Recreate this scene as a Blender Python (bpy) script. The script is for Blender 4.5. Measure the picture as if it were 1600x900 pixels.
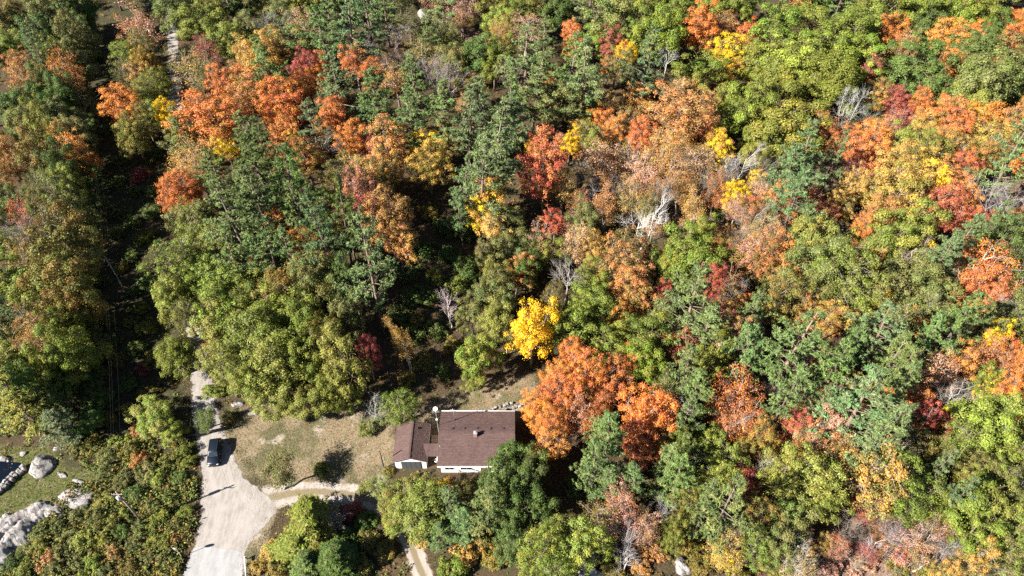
import bpy, math, random
import numpy as np

for _o in list(bpy.data.objects):
    bpy.data.objects.remove(_o, do_unlink=True)
scene = bpy.context.scene
col = scene.collection
R = math.radians

# ---------------------------------------------------------------- camera, sky, sun, exposure
CAM_H, PITCH, FPX = 100.0, 47.0, 1100.0            # drone height, degrees below the horizon, focal length for a 1600 px wide frame
cam_data = bpy.data.cameras.new('camera')
cam = bpy.data.objects.new('camera', cam_data)
col.objects.link(cam)
cam.location = (0, 0, CAM_H)
cam.rotation_euler = (R(90 - PITCH), 0, 0)
cam_data.sensor_width = 36.0
cam_data.lens = 36.0 * FPX / 1600.0
cam_data.clip_start = 1.0
cam_data.clip_end = 6000.0
scene.camera = cam

SUN_EL, SUN_AZ = 35.0, 26.0                        # shadows fall towards azimuth SUN_AZ measured from +X
world = bpy.data.worlds.new('World')
scene.world = world
world.use_nodes = True
_wn = world.node_tree.nodes
_bg = _wn.get('Background') or _wn.new('ShaderNodeBackground')
_sky = _wn.new('ShaderNodeTexSky')
_sky.sky_type = 'NISHITA'
_sky.sun_disc = False
_sky.sun_elevation = R(SUN_EL)
_sky.sun_rotation = R(270 - SUN_AZ)
_sky.altitude = 300
_sky.air_density = 0.5
_sky.dust_density = 0.3
world.node_tree.links.new(_sky.outputs['Color'], _bg.inputs['Color'])
_bg.inputs['Strength'].default_value = 0.05
sun_data = bpy.data.lights.new('sun', 'SUN')
sun_data.energy = 5.0
sun_data.angle = R(0.53)
sun_data.color = (1.0, 0.945, 0.86)
sun = bpy.data.objects.new('sun', sun_data)
col.objects.link(sun)
from mathutils import Vector
_d = Vector((math.cos(R(SUN_AZ)) * math.cos(R(SUN_EL)), math.sin(R(SUN_AZ)) * math.cos(R(SUN_EL)), -math.sin(R(SUN_EL))))
sun.rotation_euler = _d.to_track_quat('-Z', 'Y').to_euler()
sun.location = (-80, -20, 120)
scene.view_settings.view_transform = 'Standard'
scene.view_settings.look = 'None'
scene.view_settings.gamma = 1.0
scene.view_settings.use_curve_mapping = False
scene.view_settings.exposure = 2.0
scene.render.engine = 'CYCLES'
scene.cycles.use_denoising = False
scene.cycles.max_bounces = 5
scene.cycles.diffuse_bounces = 2
scene.cycles.glossy_bounces = 2
scene.cycles.transmission_bounces = 4
scene.cycles.transparent_max_bounces = 8

# ---------------------------------------------------------------- plan helpers
_S, _C = math.sin(R(PITCH)), math.cos(R(PITCH))
def at(x, y, z=0.0):
    """Survey point: the place at height z that the photograph (1600 x 900) shows at x, y."""
    u, v = (x - 800.0) / FPX, (y - 450.0) / FPX
    d = (u, _C - v * _S, -_S - v * _C)
    t = (z - CAM_H) / d[2]
    return Vector((t * d[0], t * d[1], z))
def scale_at(p):
    """photograph pixels per metre at a world point"""
    return FPX / (p[1] * _C - (p[2] - CAM_H) * _S)
def terrain(x, y):
    """height of the forest floor: soft hummocks, level where people built"""
    h = (0.5 * np.sin(x * 0.045 + 1.3) * np.sin(y * 0.05 + 0.4) + 0.3 * np.sin(x * 0.13 + y * 0.07) * np.sin(y * 0.11 - x * 0.05)
         + 0.16 * np.sin(x * 0.31 + 2.0) * np.sin(y * 0.37))
    def box(x0, x1, y0, y1, s):
        dx = np.maximum(np.maximum(x0 - x, x - x1), 0)
        dy = np.maximum(np.maximum(y0 - y, y - y1), 0)
        return np.clip(np.hypot(dx, dy) / s, 0, 1)
    flat = box(-78, 6, 30, 72, 14)
    return h * flat * flat * (3 - 2 * flat)
def in_poly(x, y, poly):
    x = np.asarray(x, float); y = np.asarray(y, float)
    r = np.zeros(x.shape, bool)
    n = len(poly)
    for i in range(n):
        x1, y1 = poly[i][0], poly[i][1]
        x2, y2 = poly[(i + 1) % n][0], poly[(i + 1) % n][1]
        c = ((y1 > y) != (y2 > y)) & (x < (x2 - x1) * (y - y1) / (y2 - y1 + 1e-12) + x1)
        r ^= c
    return r
def poly_dist(x, y, poly, closed=True):
    x = np.asarray(x, float); y = np.asarray(y, float)
    best = np.full(x.shape, 1e9)
    n = len(poly)
    for i in range(n if closed else n - 1):
        ax, ay = poly[i][0], poly[i][1]
        bx, by = poly[(i + 1) % n][0], poly[(i + 1) % n][1]
        L = (bx - ax) ** 2 + (by - ay) ** 2 + 1e-12
        t = np.clip(((x - ax) * (bx - ax) + (y - ay) * (by - ay)) / L, 0, 1)
        best = np.minimum(best, np.hypot(x - ax - t * (bx - ax), y - ay - t * (by - ay)))
    return best
def soft_in(x, y, poly, s):
    d = poly_dist(x, y, poly)
    sd = np.where(in_poly(x, y, poly), d, -d)
    return np.clip(sd / s * 0.5 + 0.5, 0, 1)

# ---------------------------------------------------------------- mesh helpers
class MB:
    """collects boxes, tubes and loose faces; build() links them as one mesh object"""
    def __init__(self):
        self.v = []; self.f = []; self.smooth = []
    def add(self, verts, faces, smooth=False):
        o = len(self.v)
        self.v += [tuple(p) for p in verts]
        self.f += [tuple(i + o for i in f) for f in faces]
        self.smooth += [smooth] * len(faces)
        return self
    def box(self, c, s, rz=0.0, bevel=0.0, taper=1.0):
        cx, cy, cz = c; hx, hy, hz = s[0] / 2, s[1] / 2, s[2] / 2
        b = min(bevel, hx * .9, hy * .9, hz * .9)
        ca, sa = math.cos(rz), math.sin(rz)
        def P(x, y, z):
            return (cx + x * ca - y * sa, cy + x * sa + y * ca, cz + z)
        if b <= 0:
            k = taper
            v = [P(-hx, -hy, -hz), P(hx, -hy, -hz), P(hx, hy, -hz), P(-hx, hy, -hz), P(-hx * k, -hy * k, hz), P(hx * k, -hy * k, hz), P(hx * k, hy * k, hz), P(-hx * k, hy * k, hz)]
            return self.add(v, [(0, 3, 2, 1), (4, 5, 6, 7), (0, 1, 5, 4), (1, 2, 6, 5), (2, 3, 7, 6), (3, 0, 4, 7)])
        rings = []
        for z, i in ((-hz, b), (-hz + b, 0), (hz - b, 0), (hz, b)):
            x, y = hx - i, hy - i
            q = b if i == 0 else b * .6
            rings.append([P(-x, -y + q, z), P(-x + q, -y, z), P(x - q, -y, z), P(x, -y + q, z), P(x, y - q, z), P(x - q, y, z), P(-x + q, y, z), P(-x, y - q, z)])
        v = [p for r in rings for p in r]
        f = [tuple(range(7, -1, -1)), tuple(range(24, 32))]
        for k in range(3):
            for i in range(8):
                j = (i + 1) % 8
                f.append((k * 8 + i, k * 8 + j, k * 8 + 8 + j, k * 8 + 8 + i))
        return self.add(v, f)
    def tube(self, pts, radii, n=6, cap=True):
        pts = [Vector(p) for p in pts]
        if not hasattr(radii, '__len__'):
            radii = [radii] * len(pts)
        v = []; f = []
        up = Vector((0, 0, 1))
        d0 = (pts[-1] - pts[0]).normalized()
        ref = Vector((1, 0, 0)) if abs(d0.z) > .8 else up
        for i, p in enumerate(pts):
            d = (pts[min(i + 1, len(pts) - 1)] - pts[max(i - 1, 0)]).normalized()
            a = d.cross(ref).normalized(); b = d.cross(a)
            for k in range(n):
                t = 2 * math.pi * k / n
                v.append(p + (a * math.cos(t) + b * math.sin(t)) * radii[i])
        for i in range(len(pts) - 1):
            for k in range(n):
                j = (k + 1) % n
                f.append((i * n + k, i * n + j, (i + 1) * n + j, (i + 1) * n + k))
        if cap:
            f.append(tuple(range(n - 1, -1, -1)))
            f.append(tuple((len(pts) - 1) * n + k for k in range(n)))
        return self.add(v, f, True)
    def disc(self, c, r, normal, n=16, thick=0.02):
        c = Vector(c); nn = Vector(normal).normalized()
        return self.tube([c - nn * thick / 2, c + nn * thick / 2], r, n)
    def mesh(self, name):
        me = bpy.data.meshes.new(name)
        me.from_pydata(self.v, [], self.f)
        me.polygons.foreach_set('use_smooth', self.smooth)
        me.update()
        return me
    def build(self, name, mat, parent=None, loc=(0, 0, 0), rz=0.0, color=None):
        o = bpy.data.objects.new(name, self.mesh(name))
        o.data.materials.append(mat)
        col.objects.link(o)
        o.location = loc; o.rotation_euler = (0, 0, rz)
        if parent is not None:
            o.parent = parent
        if color is not None:
            o.color = (*color, 1)
        return o
def tag(o, label=None, category=None, group=None, kind=None):
    if label: o['label'] = label
    if category: o['category'] = category
    if group: o['group'] = group
    if kind: o['kind'] = kind
    return o
def empty(name, loc=(0, 0, 0), rz=0.0):
    o = bpy.data.objects.new(name, None)
    o.empty_display_size = 0.5
    col.objects.link(o)
    o.location = loc; o.rotation_euler = (0, 0, rz)
    return o
def np_mesh(name, verts, quads, attrs=None, smooth=False, tris=None):
    """fast mesh of quads (or tris) from numpy arrays; attrs: {name: (n,4) point colours}"""
    me = bpy.data.meshes.new(name)
    faces = quads if tris is None else tris
    k = faces.shape[1]
    me.vertices.add(len(verts)); me.vertices.foreach_set('co', np.ascontiguousarray(verts, np.float32).ravel())
    me.loops.add(faces.size); me.loops.foreach_set('vertex_index', np.ascontiguousarray(faces, np.int32).ravel())
    me.polygons.add(len(faces))
    me.polygons.foreach_set('loop_start', np.arange(0, faces.size, k, dtype=np.int32))
    me.polygons.foreach_set('loop_total', np.full(len(faces), k, np.int32))
    me.polygons.foreach_set('use_smooth', np.full(len(faces), smooth))
    for a, d in (attrs or {}).items():
        at_ = me.attributes.new(a, 'FLOAT_COLOR', 'POINT')
        at_.data.foreach_set('color', np.ascontiguousarray(d, np.float32).ravel())
    me.update(calc_edges=True)
    return me

# ---------------------------------------------------------------- material helpers
def new_mat(name):
    m = bpy.data.materials.new(name)
    m.use_nodes = True
    nt = m.node_tree
    nt.nodes.clear()
    return m, nt
class NT:
    """terse node builder"""
    def __init__(self, nt): self.nt = nt
    def n(self, typ, ins=None, **kw):
        nd = self.nt.nodes.new('ShaderNode' + typ)
        for k, v in kw.items(): setattr(nd, k, v)
        for k, v in (ins or {}).items():
            s = nd.inputs[k]
            if hasattr(v, 'is_linked') or isinstance(v, bpy.types.NodeSocket): self.nt.links.new(v, s)
            else: s.default_value = v
        return nd
    def math(self, op, a, b=0.0, c=None, clamp=False):
        nd = self.nt.nodes.new('ShaderNodeMath'); nd.operation = op; nd.use_clamp = clamp
        for i, v in enumerate((a, b) if c is None else (a, b, c)):
            if isinstance(v, bpy.types.NodeSocket): self.nt.links.new(v, nd.inputs[i])
            else: nd.inputs[i].default_value = v
        return nd.outputs[0]
    def mix(self, f, a, b, blend='MIX'):
        nd = self.nt.nodes.new('ShaderNodeMix'); nd.data_type = 'RGBA'; nd.blend_type = blend
        for s, v in ((nd.inputs[0], f), (nd.inputs[6], a), (nd.inputs[7], b)):
            if isinstance(v, bpy.types.NodeSocket): self.nt.links.new(v, s)
            else: s.default_value = v if not isinstance(v, tuple) or len(v) == 4 else (*v, 1)
        return nd.outputs[2]
    def ramp(self, f, stops):
        nd = self.nt.nodes.new('ShaderNodeValToRGB')
        el = nd.color_ramp.elements
        while len(el) < len(stops): el.new(0.5)
        for e, (p, c) in zip(el, stops):
            e.position = p; e.color = (*c, 1) if len(c) == 3 else c
        self.nt.links.new(f, nd.inputs[0])
        return nd.outputs[0]
    def noise(self, vec, scale, detail=4, rough=0.6, out='Fac', dist=0.0):
        nd = self.n('TexNoise', {'Scale': scale, 'Detail': detail, 'Roughness': rough, 'Distortion': dist})
        if vec is not None: self.nt.links.new(vec, nd.inputs['Vector'])
        return nd.outputs[out]
    def step(self, x, a, b):
        nd = self.n('MapRange', {'From Min': a, 'From Max': b}, interpolation_type='SMOOTHSTEP')
        self.nt.links.new(x, nd.inputs['Value'])
        return nd.outputs[0]
    def bump(self, h, strength=0.5, dist=0.1):
        nd = self.n('Bump', {'Strength': strength, 'Distance': dist})
        self.nt.links.new(h, nd.inputs['Height'])
        return nd.outputs[0]
    def out(self, shader):
        o = self.nt.nodes.new('ShaderNodeOutputMaterial')
        self.nt.links.new(shader, o.inputs[0])
    def bsdf(self, base, rough=0.8, normal=None, spec=0.3, metal=0.0):
        ins = {'Base Color': base if isinstance(base, bpy.types.NodeSocket) else ((*base, 1) if len(base) == 3 else base), 'Roughness': rough, 'Specular IOR Level': spec, 'Metallic': metal}
        nd = self.n('BsdfPrincipled', ins)
        if normal is not None: self.nt.links.new(normal, nd.inputs['Normal'])
        return nd.outputs[0]
def plain(name, base, rough=0.7, var=0.15, scale=3.0, spec=0.3, metal=0.0, bump=0.2, coord='Object'):
    """a coloured material with mottling and fine relief"""
    m, nt = new_mat(name); b = NT(nt)
    tc = b.n('TexCoord').outputs[coord]
    f = b.noise(tc, scale, 5, 0.65)
    f2 = b.noise(tc, scale * 7, 3, 0.6)
    k = b.math('ADD', b.math('MULTIPLY', f, var * 1.4), b.math('MULTIPLY', f2, var * 0.6))
    k = b.math('ADD', k, 1.0 - var)
    c = b.mix(1.0, (*base, 1), b.n('CombineColor', {0: k, 1: k, 2: k}).outputs[0], 'MULTIPLY')
    b.out(b.bsdf(c, rough, b.bump(f2, bump, 0.03), spec, metal))
    return m
def leaf_material():
    m, nt = new_mat('foliage'); b = NT(nt)
    oi = b.n('ObjectInfo')
    a2 = b.n('Attribute', attribute_type='OBJECT', attribute_name='c2')
    d = b.n('Attribute', attribute_type='GEOMETRY', attribute_name='leaf')
    sep = b.n('SeparateColor', {0: d.outputs['Color']})
    base = b.mix(b.step(sep.outputs[1], 0.3, 0.7), oi.outputs['Color'], a2.outputs['Color'])
    hs = b.n('HueSaturation', {'Color': base, 'Hue': b.math('ADD', 0.482, b.math('MULTIPLY', sep.outputs[2], 0.036)),
                               'Saturation': b.math('ADD', 0.93, b.math('MULTIPLY', sep.outputs[2], 0.24)), 'Value': b.math('ADD', 0.72, b.math('MULTIPLY', sep.outputs[0], 1.0))})
    c = hs.outputs[0]
    p = b.n('BsdfPrincipled', {'Base Color': c, 'Roughness': 0.55, 'Specular IOR Level': 0.25})
    t = b.n('BsdfTranslucent', {'Color': c})
    mx = b.n('MixShader', {0: 0.22, 1: p.outputs[0], 2: t.outputs[0]})
    b.out(mx.outputs[0])
    return m
def bark_material():
    m, nt = new_mat('bark'); b = NT(nt)
    oi = b.n('ObjectInfo')
    tc = b.n('TexCoord').outputs['Object']
    f = b.noise(tc, 2.5, 5, 0.7)
    f2 = b.noise(tc, 12, 3, 0.6)
    k = b.math('ADD', 0.5, b.math('ADD', b.math('MULTIPLY', f, 0.7), b.math('MULTIPLY', f2, 0.35)))
    c = b.mix(1.0, oi.outputs['Color'], b.n('CombineColor', {0: k, 1: k, 2: k}).outputs[0], 'MULTIPLY')
    b.out(b.bsdf(c, 0.9, b.bump(f2, 0.5, 0.04), 0.1))
    return m
def vcol_material(name, rough=0.85, transl=0.2):
    m, nt = new_mat(name); b = NT(nt)
    d = b.n('Attribute', attribute_type='GEOMETRY', attribute_name='tint').outputs['Color']
    p = b.n('BsdfPrincipled', {'Base Color': d, 'Roughness': rough, 'Specular IOR Level': 0.15})
    t = b.n('BsdfTranslucent', {'Color': d})
    mx = b.n('MixShader', {0: transl, 1: p.outputs[0], 2: t.outputs[0]})
    b.out(mx.outputs[0])
    return m
M_LEAF = leaf_material()
M_BARK = bark_material()
M_TINT = vcol_material('small_plants')
# ================================================================ the setting: ground, roads, drive
def pxpoly(pts, z=0.0):
    return [tuple(at(x, y, z))[:2] for x, y in pts]
YARD = pxpoly([(352, 640), (400, 632), (470, 640), (560, 632), (612, 655), (610, 735), (590, 768), (520, 758), (440, 755), (375, 740), (348, 700)])
BACK = pxpoly([(640, 640), (700, 618), (760, 592), (835, 580), (850, 640), (820, 660), (650, 668)])
LAWN = pxpoly([(-60, 700), (70, 700), (108, 735), (165, 735), (190, 755), (110, 760), (80, 785), (60, 830), (30, 900), (-60, 880)])
VERGE = pxpoly([(388, 800), (430, 800), (415, 850), (395, 900), (380, 900)])
SCRUB = pxpoly([(60, 700), (310, 680), (312, 760), (305, 840), (280, 905), (-60, 930), (40, 850), (110, 770)])
CORRIDOR = pxpoly([(150, 690), (300, 690), (268, 420), (262, 150), (235, -40), (120, -40), (140, 150), (155, 420)])
BRUSH = pxpoly([(1255, 880), (1290, 830), (1360, 800), (1450, 785), (1500, 830), (1465, 890), (1390, 940), (1240, 940)])
OPENING = pxpoly([(900, 320), (1040, 330), (1200, 310), (1210, 370), (1080, 380), (960, 370)])
SOIL = pxpoly([(715, 48), (770, 48), (775, 66), (730, 70)])

ROAD_ROWS = [(930, 276, 383), (900, 283, 384), (860, 297, 388), (845, 301, 396), (830, 306, 408), (815, 309, 426), (800, 311, 434), (785, 312, 432), (770, 312, 418), (750, 313, 388), (720, 309, 372),
             (690, 303, 358), (660, 299, 348), (630, 297, 341), (600, 297, 336), (570, 296, 326), (520, 290, 318), (450, 284, 308),
             (300, 276, 293), (150, 264, 287), (60, 260, 280), (0, 256, 275), (-80, 250, 268)]
PAVED_ROWS = [(940, 274, 384), (920, 279, 383), (900, 284, 382), (880, 290, 381), (868, 295, 380)]
DRIVE = [(402, 785, 3.0), (450, 771, 2.7), (500, 768, 2.3), (550, 772, 2.1), (590, 785, 2.0), (618, 810, 1.8), (637, 840, 1.6), (650, 870, 1.7), (664, 910, 1.8), (676, 950, 1.8)]
ROAD_POLY = pxpoly([(l, y) for y, l, r in ROAD_ROWS] + [(r, y) for y, l, r in reversed(ROAD_ROWS)])
DRIVE_LINE = [tuple(at(x, y))[:2] for x, y, w in DRIVE]

_xs = np.concatenate([np.linspace(-2600, -260, 14), np.linspace(-240, -190, 8), np.arange(-185, 186, 1.0), np.linspace(190, 240, 8), np.linspace(260, 2600, 14)])
_ys = np.concatenate([np.linspace(-1200, -40, 10), np.linspace(-20, 18, 7), np.arange(20, 262, 1.0), np.linspace(266, 330, 9), np.linspace(380, 3600, 16)])
gx, gy = np.meshgrid(_xs, _ys)
gz = terrain(gx, gy)
nx, ny = len(_xs), len(_ys)
gv = np.stack([gx.ravel(), gy.ravel(), gz.ravel()], 1)
ii = (np.arange(ny - 1)[:, None] * nx + np.arange(nx - 1)[None, :]).ravel()
gq = np.stack([ii, ii + 1, ii + nx + 1, ii + nx], 1)
fx, fy = gv[:, 0], gv[:, 1]
dry = np.maximum(soft_in(fx, fy, YARD, 2.5), np.maximum(soft_in(fx, fy, BACK, 2.5) * 0.8, soft_in(fx, fy, VERGE, 1.0)))
green = soft_in(fx, fy, LAWN, 2.0)
scrub = np.maximum(soft_in(fx, fy, SCRUB, 2.5) * 0.7, soft_in(fx, fy, CORRIDOR, 4.0))
pink = np.maximum(0.42 * np.clip((fx - 15) / 25, 0, 1) * np.clip((170 - fy) / 30, 0, 1), np.maximum(np.maximum(soft_in(fx, fy, BRUSH, 3.0), soft_in(fx, fy, OPENING, 6.0) * 0.6), soft_in(fx, fy, SOIL, 2.0)))
zone = np.stack([dry, green, scrub, pink], 1)
gme = np_mesh('ground', gv, gq, {'zone': zone}, smooth=True)

def ground_material():
    m, nt = new_mat('ground'); b = NT(nt)
    pos = b.n('NewGeometry').outputs['Position']
    z = b.n('Attribute', attribute_type='GEOMETRY', attribute_name='zone')
    sep = b.n('SeparateColor', {0: z.outputs['Color']})
    big = b.noise(pos, 0.09, 4, 0.6)
    mid = b.noise(pos, 0.55, 5, 0.65)
    fine = b.noise(pos, 3.5, 4, 0.7)
    speck = b.noise(pos, 9.0, 2, 0.6)
    litter = b.ramp(fine, [(0.25, (0.035, 0.028, 0.018)), (0.45, (0.09, 0.065, 0.04)), (0.6, (0.15, 0.105, 0.06)), (0.78, (0.24, 0.18, 0.11))])
    litter = b.mix(b.step(mid, 0.5, 0.7), litter, (0.075, 0.085, 0.03, 1))
    litter = b.mix(b.math('MULTIPLY', b.step(big, 0.5, 0.7), 0.5), litter, (0.2, 0.11, 0.06, 1))
    drygrass = b.ramp(fine, [(0.25, (0.17, 0.13, 0.078)), (0.5, (0.33, 0.255, 0.16)), (0.75, (0.46, 0.37, 0.25))])
    olive = b.ramp(fine, [(0.3, (0.10, 0.095, 0.045)), (0.7, (0.23, 0.215, 0.11))])
    drygrass = b.mix(b.step(b.math('ADD', b.math('MULTIPLY', b.noise(pos, 0.16, 3, 0.55), .7), b.math('MULTIPLY', mid, .3)), 0.44, 0.58), drygrass, olive)
    drygrass = b.mix(b.step(b.noise(pos, 0.33, 3, 0.6), 0.58, 0.7), drygrass, (0.50, 0.43, 0.35, 1))
    grass = b.ramp(fine, [(0.25, (0.085, 0.105, 0.03)), (0.5, (0.15, 0.17, 0.05)), (0.75, (0.24, 0.23, 0.10))])
    grass = b.mix(b.step(mid, 0.46, 0.68), grass, (0.25, 0.21, 0.12, 1))
    brushy = b.ramp(fine, [(0.25, (0.03, 0.027, 0.014)), (0.5, (0.075, 0.07, 0.034)), (0.75, (0.15, 0.125, 0.07))])
    brushy = b.mix(b.step(mid, 0.5, 0.7), brushy, (0.13, 0.105, 0.06, 1))
    pinky = b.ramp(fine, [(0.25, (0.13, 0.08, 0.06)), (0.5, (0.34, 0.225, 0.175)), (0.75, (0.52, 0.38, 0.30))])
    wob = b.math('ADD', b.math('MULTIPLY', b.math('SUBTRACT', mid, 0.5), 1.6), b.math('MULTIPLY', b.math('SUBTRACT', fine, 0.5), 0.8))
    def msk(s):
        return b.step(b.math('ADD', s, b.math('MULTIPLY', wob, b.math('MULTIPLY', s, 0.9))), 0.3, 0.6)
    c = b.mix(msk(sep.outputs[2]), litter, brushy)
    c = b.mix(msk(z.outputs['Alpha']), c, pinky)
    c = b.mix(msk(sep.outputs[0]), c, drygrass)
    c = b.mix(msk(sep.outputs[1]), c, grass)
    k = b.math('ADD', 0.32, b.math('MULTIPLY', speck, 0.42))
    c = b.mix(1.0, c, b.n('CombineColor', {0: k, 1: k, 2: k}).outputs[0], 'MULTIPLY')
    h = b.math('ADD', b.math('MULTIPLY', fine, 0.7), b.math('MULTIPLY', speck, 0.4))
    b.out(b.bsdf(c, 0.95, b.bump(h, 0.8, 0.22), 0.1))
    return m
gme.materials.append(ground_material())
ground = bpy.data.objects.new('ground', gme); col.objects.link(ground)
tag(ground, 'forest floor of leaf litter, dry grass and lawn', 'ground', kind='structure')

def road_material(name, base, dark, grain=2.0, ruts=False, edge=0.5):
    """gravel or paving whose ragged rim lets the ground show through"""
    m, nt = new_mat(name); b = NT(nt)
    pos = b.n('NewGeometry').outputs['Position']
    st = b.n('SeparateColor', {0: b.n('Attribute', attribute_type='GEOMETRY', attribute_name='rim').outputs['Color']})
    mid = b.noise(pos, 0.6, 4, 0.6)
    fine = b.noise(pos, 4.0 * grain, 4, 0.7)
    strk = b.noise(b.n('VectorMath', {0: pos, 1: (1.6, 0.25, 1)}, operation='MULTIPLY').outputs[0], 1.3, 5, 0.65)
    c = b.mix(b.step(b.math('ADD', b.math('MULTIPLY', strk, 0.6), b.math('MULTIPLY', mid, 0.4)), 0.4, 0.62), (*base, 1), (*dark, 1))
    c = b.mix(b.math('MULTIPLY', b.step(b.noise(pos, 0.28, 3, 0.6), 0.55, 0.7), 0.45), c, (base[0] * 1.18, base[1] * 1.18, base[2] * 1.18, 1))
    if not ruts:
        tw = b.math('ABSOLUTE', b.math('SUBTRACT', b.math('ABSOLUTE', b.math('SUBTRACT', b.math('ADD', st.outputs[1], b.math('MULTIPLY', b.math('SUBTRACT', b.noise(pos, .12, 2, .5), .5), .25)), 0.45)), 0.17))
        c = b.mix(b.math('MULTIPLY', b.step(b.math('ADD', tw, b.math('MULTIPLY', b.math('SUBTRACT', mid, .5), .12)), .09, .02), .4), c, (base[0] * 1.12, base[1] * 1.12, base[2] * 1.12, 1))
        c = b.mix(b.math('MULTIPLY', b.step(b.noise(pos, 2.2, 4, .75), .6, .72), .5), c, (dark[0] * .62, dark[1] * .58, dark[2] * .52, 1))
    if ruts:
        w = b.math('ABSOLUTE', b.math('SUBTRACT', b.math('ABSOLUTE', b.math('SUBTRACT', st.outputs[1], 0.5)), 0.24))
        mask = b.step(b.math('ADD', w, b.math('MULTIPLY', b.math('SUBTRACT', mid, 0.5), 0.25)), 0.07, 0.17)
        c = b.mix(mask, c, (0.26, 0.21, 0.13, 1))
    k = b.math('ADD', 0.40, b.math('MULTIPLY', fine, 0.37))
    c = b.mix(1.0, c, b.n('CombineColor', {0: k, 1: k, 2: k}).outputs[0], 'MULTIPLY')
    p = b.bsdf(c, 0.95, b.bump(fine, 0.5, 0.06), 0.15)
    e = b.math('ADD', st.outputs[0], b.math('MULTIPLY', b.math('SUBTRACT', b.noise(pos, 0.8, 6, 0.75), 0.5), edge * 2.6))
    a = b.step(e, 0.12, 0.22)
    t = b.n('BsdfTransparent')
    mx = b.n('MixShader', {0: a, 1: t.outputs[0], 2: p})
    b.out(mx.outputs[0])
    return m
def ribbon(name, rows, lift, nc=14, rim_m=2.2, end_rim=True):
    """rows: list of (left point, right point); dense strip with a rim value falling to 0 at its borders"""
    L = [Vector(r[0]) for r in rows]; Rr = [Vector(r[1]) for r in rows]
    den = []
    for i in range(len(L) - 1):
        n = max(1, int(((L[i + 1] - L[i]).length + (Rr[i + 1] - Rr[i]).length) / 2 / 1.5))
        for k in range(n):
            t = k / n
            den.append((L[i].lerp(L[i + 1], t), Rr[i].lerp(Rr[i + 1], t)))
    den.append((L[-1], Rr[-1]))
    v = []; rim = []
    tot = len(den)
    for j, (a, c) in enumerate(den):
        w = (c - a).length
        for k in range(nc + 1):
            p = a.lerp(c, k / nc)
            v.append((p.x, p.y, float(terrain(np.array(p.x), np.array(p.y))) + lift))
            e = min(k, nc - k) / nc * w / rim_m
            if end_rim:
                e = min(e, min(j, tot - 1 - j) * 1.5 / rim_m)
            rim.append((min(e, 1.0), k / nc, 0, 1))
    q = []
    for j in range(tot - 1):
        for k in range(nc):
            i = j * (nc + 1) + k
            q.append((i, i + 1, i + nc + 2, i + nc + 1))
    return np_mesh(name, np.array(v), np.array(q), {'rim': np.array(rim)}, smooth=True)
rme = ribbon('gravel_road', [(at(l, y), at(r, y)) for y, l, r in ROAD_ROWS], 0.022, end_rim=False)
rme.materials.append(road_material('gravel', (0.43, 0.395, 0.36), (0.33, 0.295, 0.26)))
tag(bpy.data.objects.new('gravel_road', rme), 'pale gravel road running up past the parked car', 'road', kind='structure')
col.objects.link(bpy.data.objects['gravel_road'])
pme = ribbon('paved_road', [(at(l, y), at(r, y)) for y, l, r in PAVED_ROWS] + [(at(300, 856), at(379, 864)), (at(308, 850), at(377, 860))], 0.034, rim_m=1.3)
pme.materials.append(road_material('worn_paving', (0.44, 0.435, 0.43), (0.37, 0.365, 0.36), 3.0, edge=0.5))
tag(bpy.data.objects.new('paved_road', pme), 'pale worn paved end of the road', 'road', kind='structure')
col.objects.link(bpy.data.objects['paved_road'])
_dr = []
_dp = [at(x, y) for x, y, w in DRIVE]
for i, (x, y, w) in enumerate(DRIVE):
    d = (_dp[min(i + 1, len(_dp) - 1)] - _dp[max(i - 1, 0)]).normalized()
    s = Vector((-d.y, d.x, 0))
    _dr.append((_dp[i] + s * w, _dp[i] - s * w))
dme = ribbon('driveway', _dr, 0.014, rim_m=2.0)
dme.materials.append(road_material('drive_gravel', (0.50, 0.45, 0.40), (0.40, 0.35, 0.30), ruts=True, edge=0.7))
tag(bpy.data.objects.new('driveway', dme), 'two-track gravel drive curving in front of the bungalow', 'driveway', kind='structure')
col.objects.link(bpy.data.objects['driveway'])
# ================================================================ tree models (shared meshes, many individuals)
def nrm(a):
    return a / (np.linalg.norm(a, axis=-1, keepdims=True) + 1e-9)
def leaf_arrays(P, N, ln, wd, rng, tang=None):
    """one diamond leaf (or needle spray) per point"""
    n = len(P)
    t = rng.normal(size=(n, 3)) if tang is None else tang
    t = t - N * np.sum(t * N, 1, keepdims=True)
    t = nrm(t)
    b = np.cross(N, t)
    ln = np.broadcast_to(ln, (n,))[:, None]; wd = np.broadcast_to(wd, (n,))[:, None]
    V = np.stack([P - t * ln, P + b * wd - t * ln * 0.1 + N * wd * 0.25, P + t * ln, P - b * wd - t * ln * 0.1 + N * wd * 0.25], 1)
    return V.reshape(-1, 3)
def leaf_mesh(name, V, clump, rng):
    n = len(V) // 4
    q = np.arange(n * 4).reshape(n, 4)
    a = np.ones((n, 4, 4), np.float32)
    a[:, :, 0] = rng.random(n)[:, None]
    a[:, :, 1] = clump[:, None]
    a[:, :, 2] = rng.random(n)[:, None]
    me = np_mesh(name, V, q, {'leaf': a.reshape(-1, 4)})
    me.materials.append(M_LEAF)
    return me
def wood_mesh(name, mb):
    me = mb.mesh(name); me.materials.append(M_BARK); return me
def wander(p0, p1, rng, n=4, amp=0.15):
    p0 = np.array(p0, float); p1 = np.array(p1, float)
    L = np.linalg.norm(p1 - p0)
    out = []
    for i in range(n + 1):
        t = i / n
        p = p0 + (p1 - p0) * t
        if 0 < i < n: p = p + rng.normal(size=3) * L * amp * 0.5
        p[2] += math.sin(t * math.pi) * L * 0.06
        out.append(p)
    return out

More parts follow.
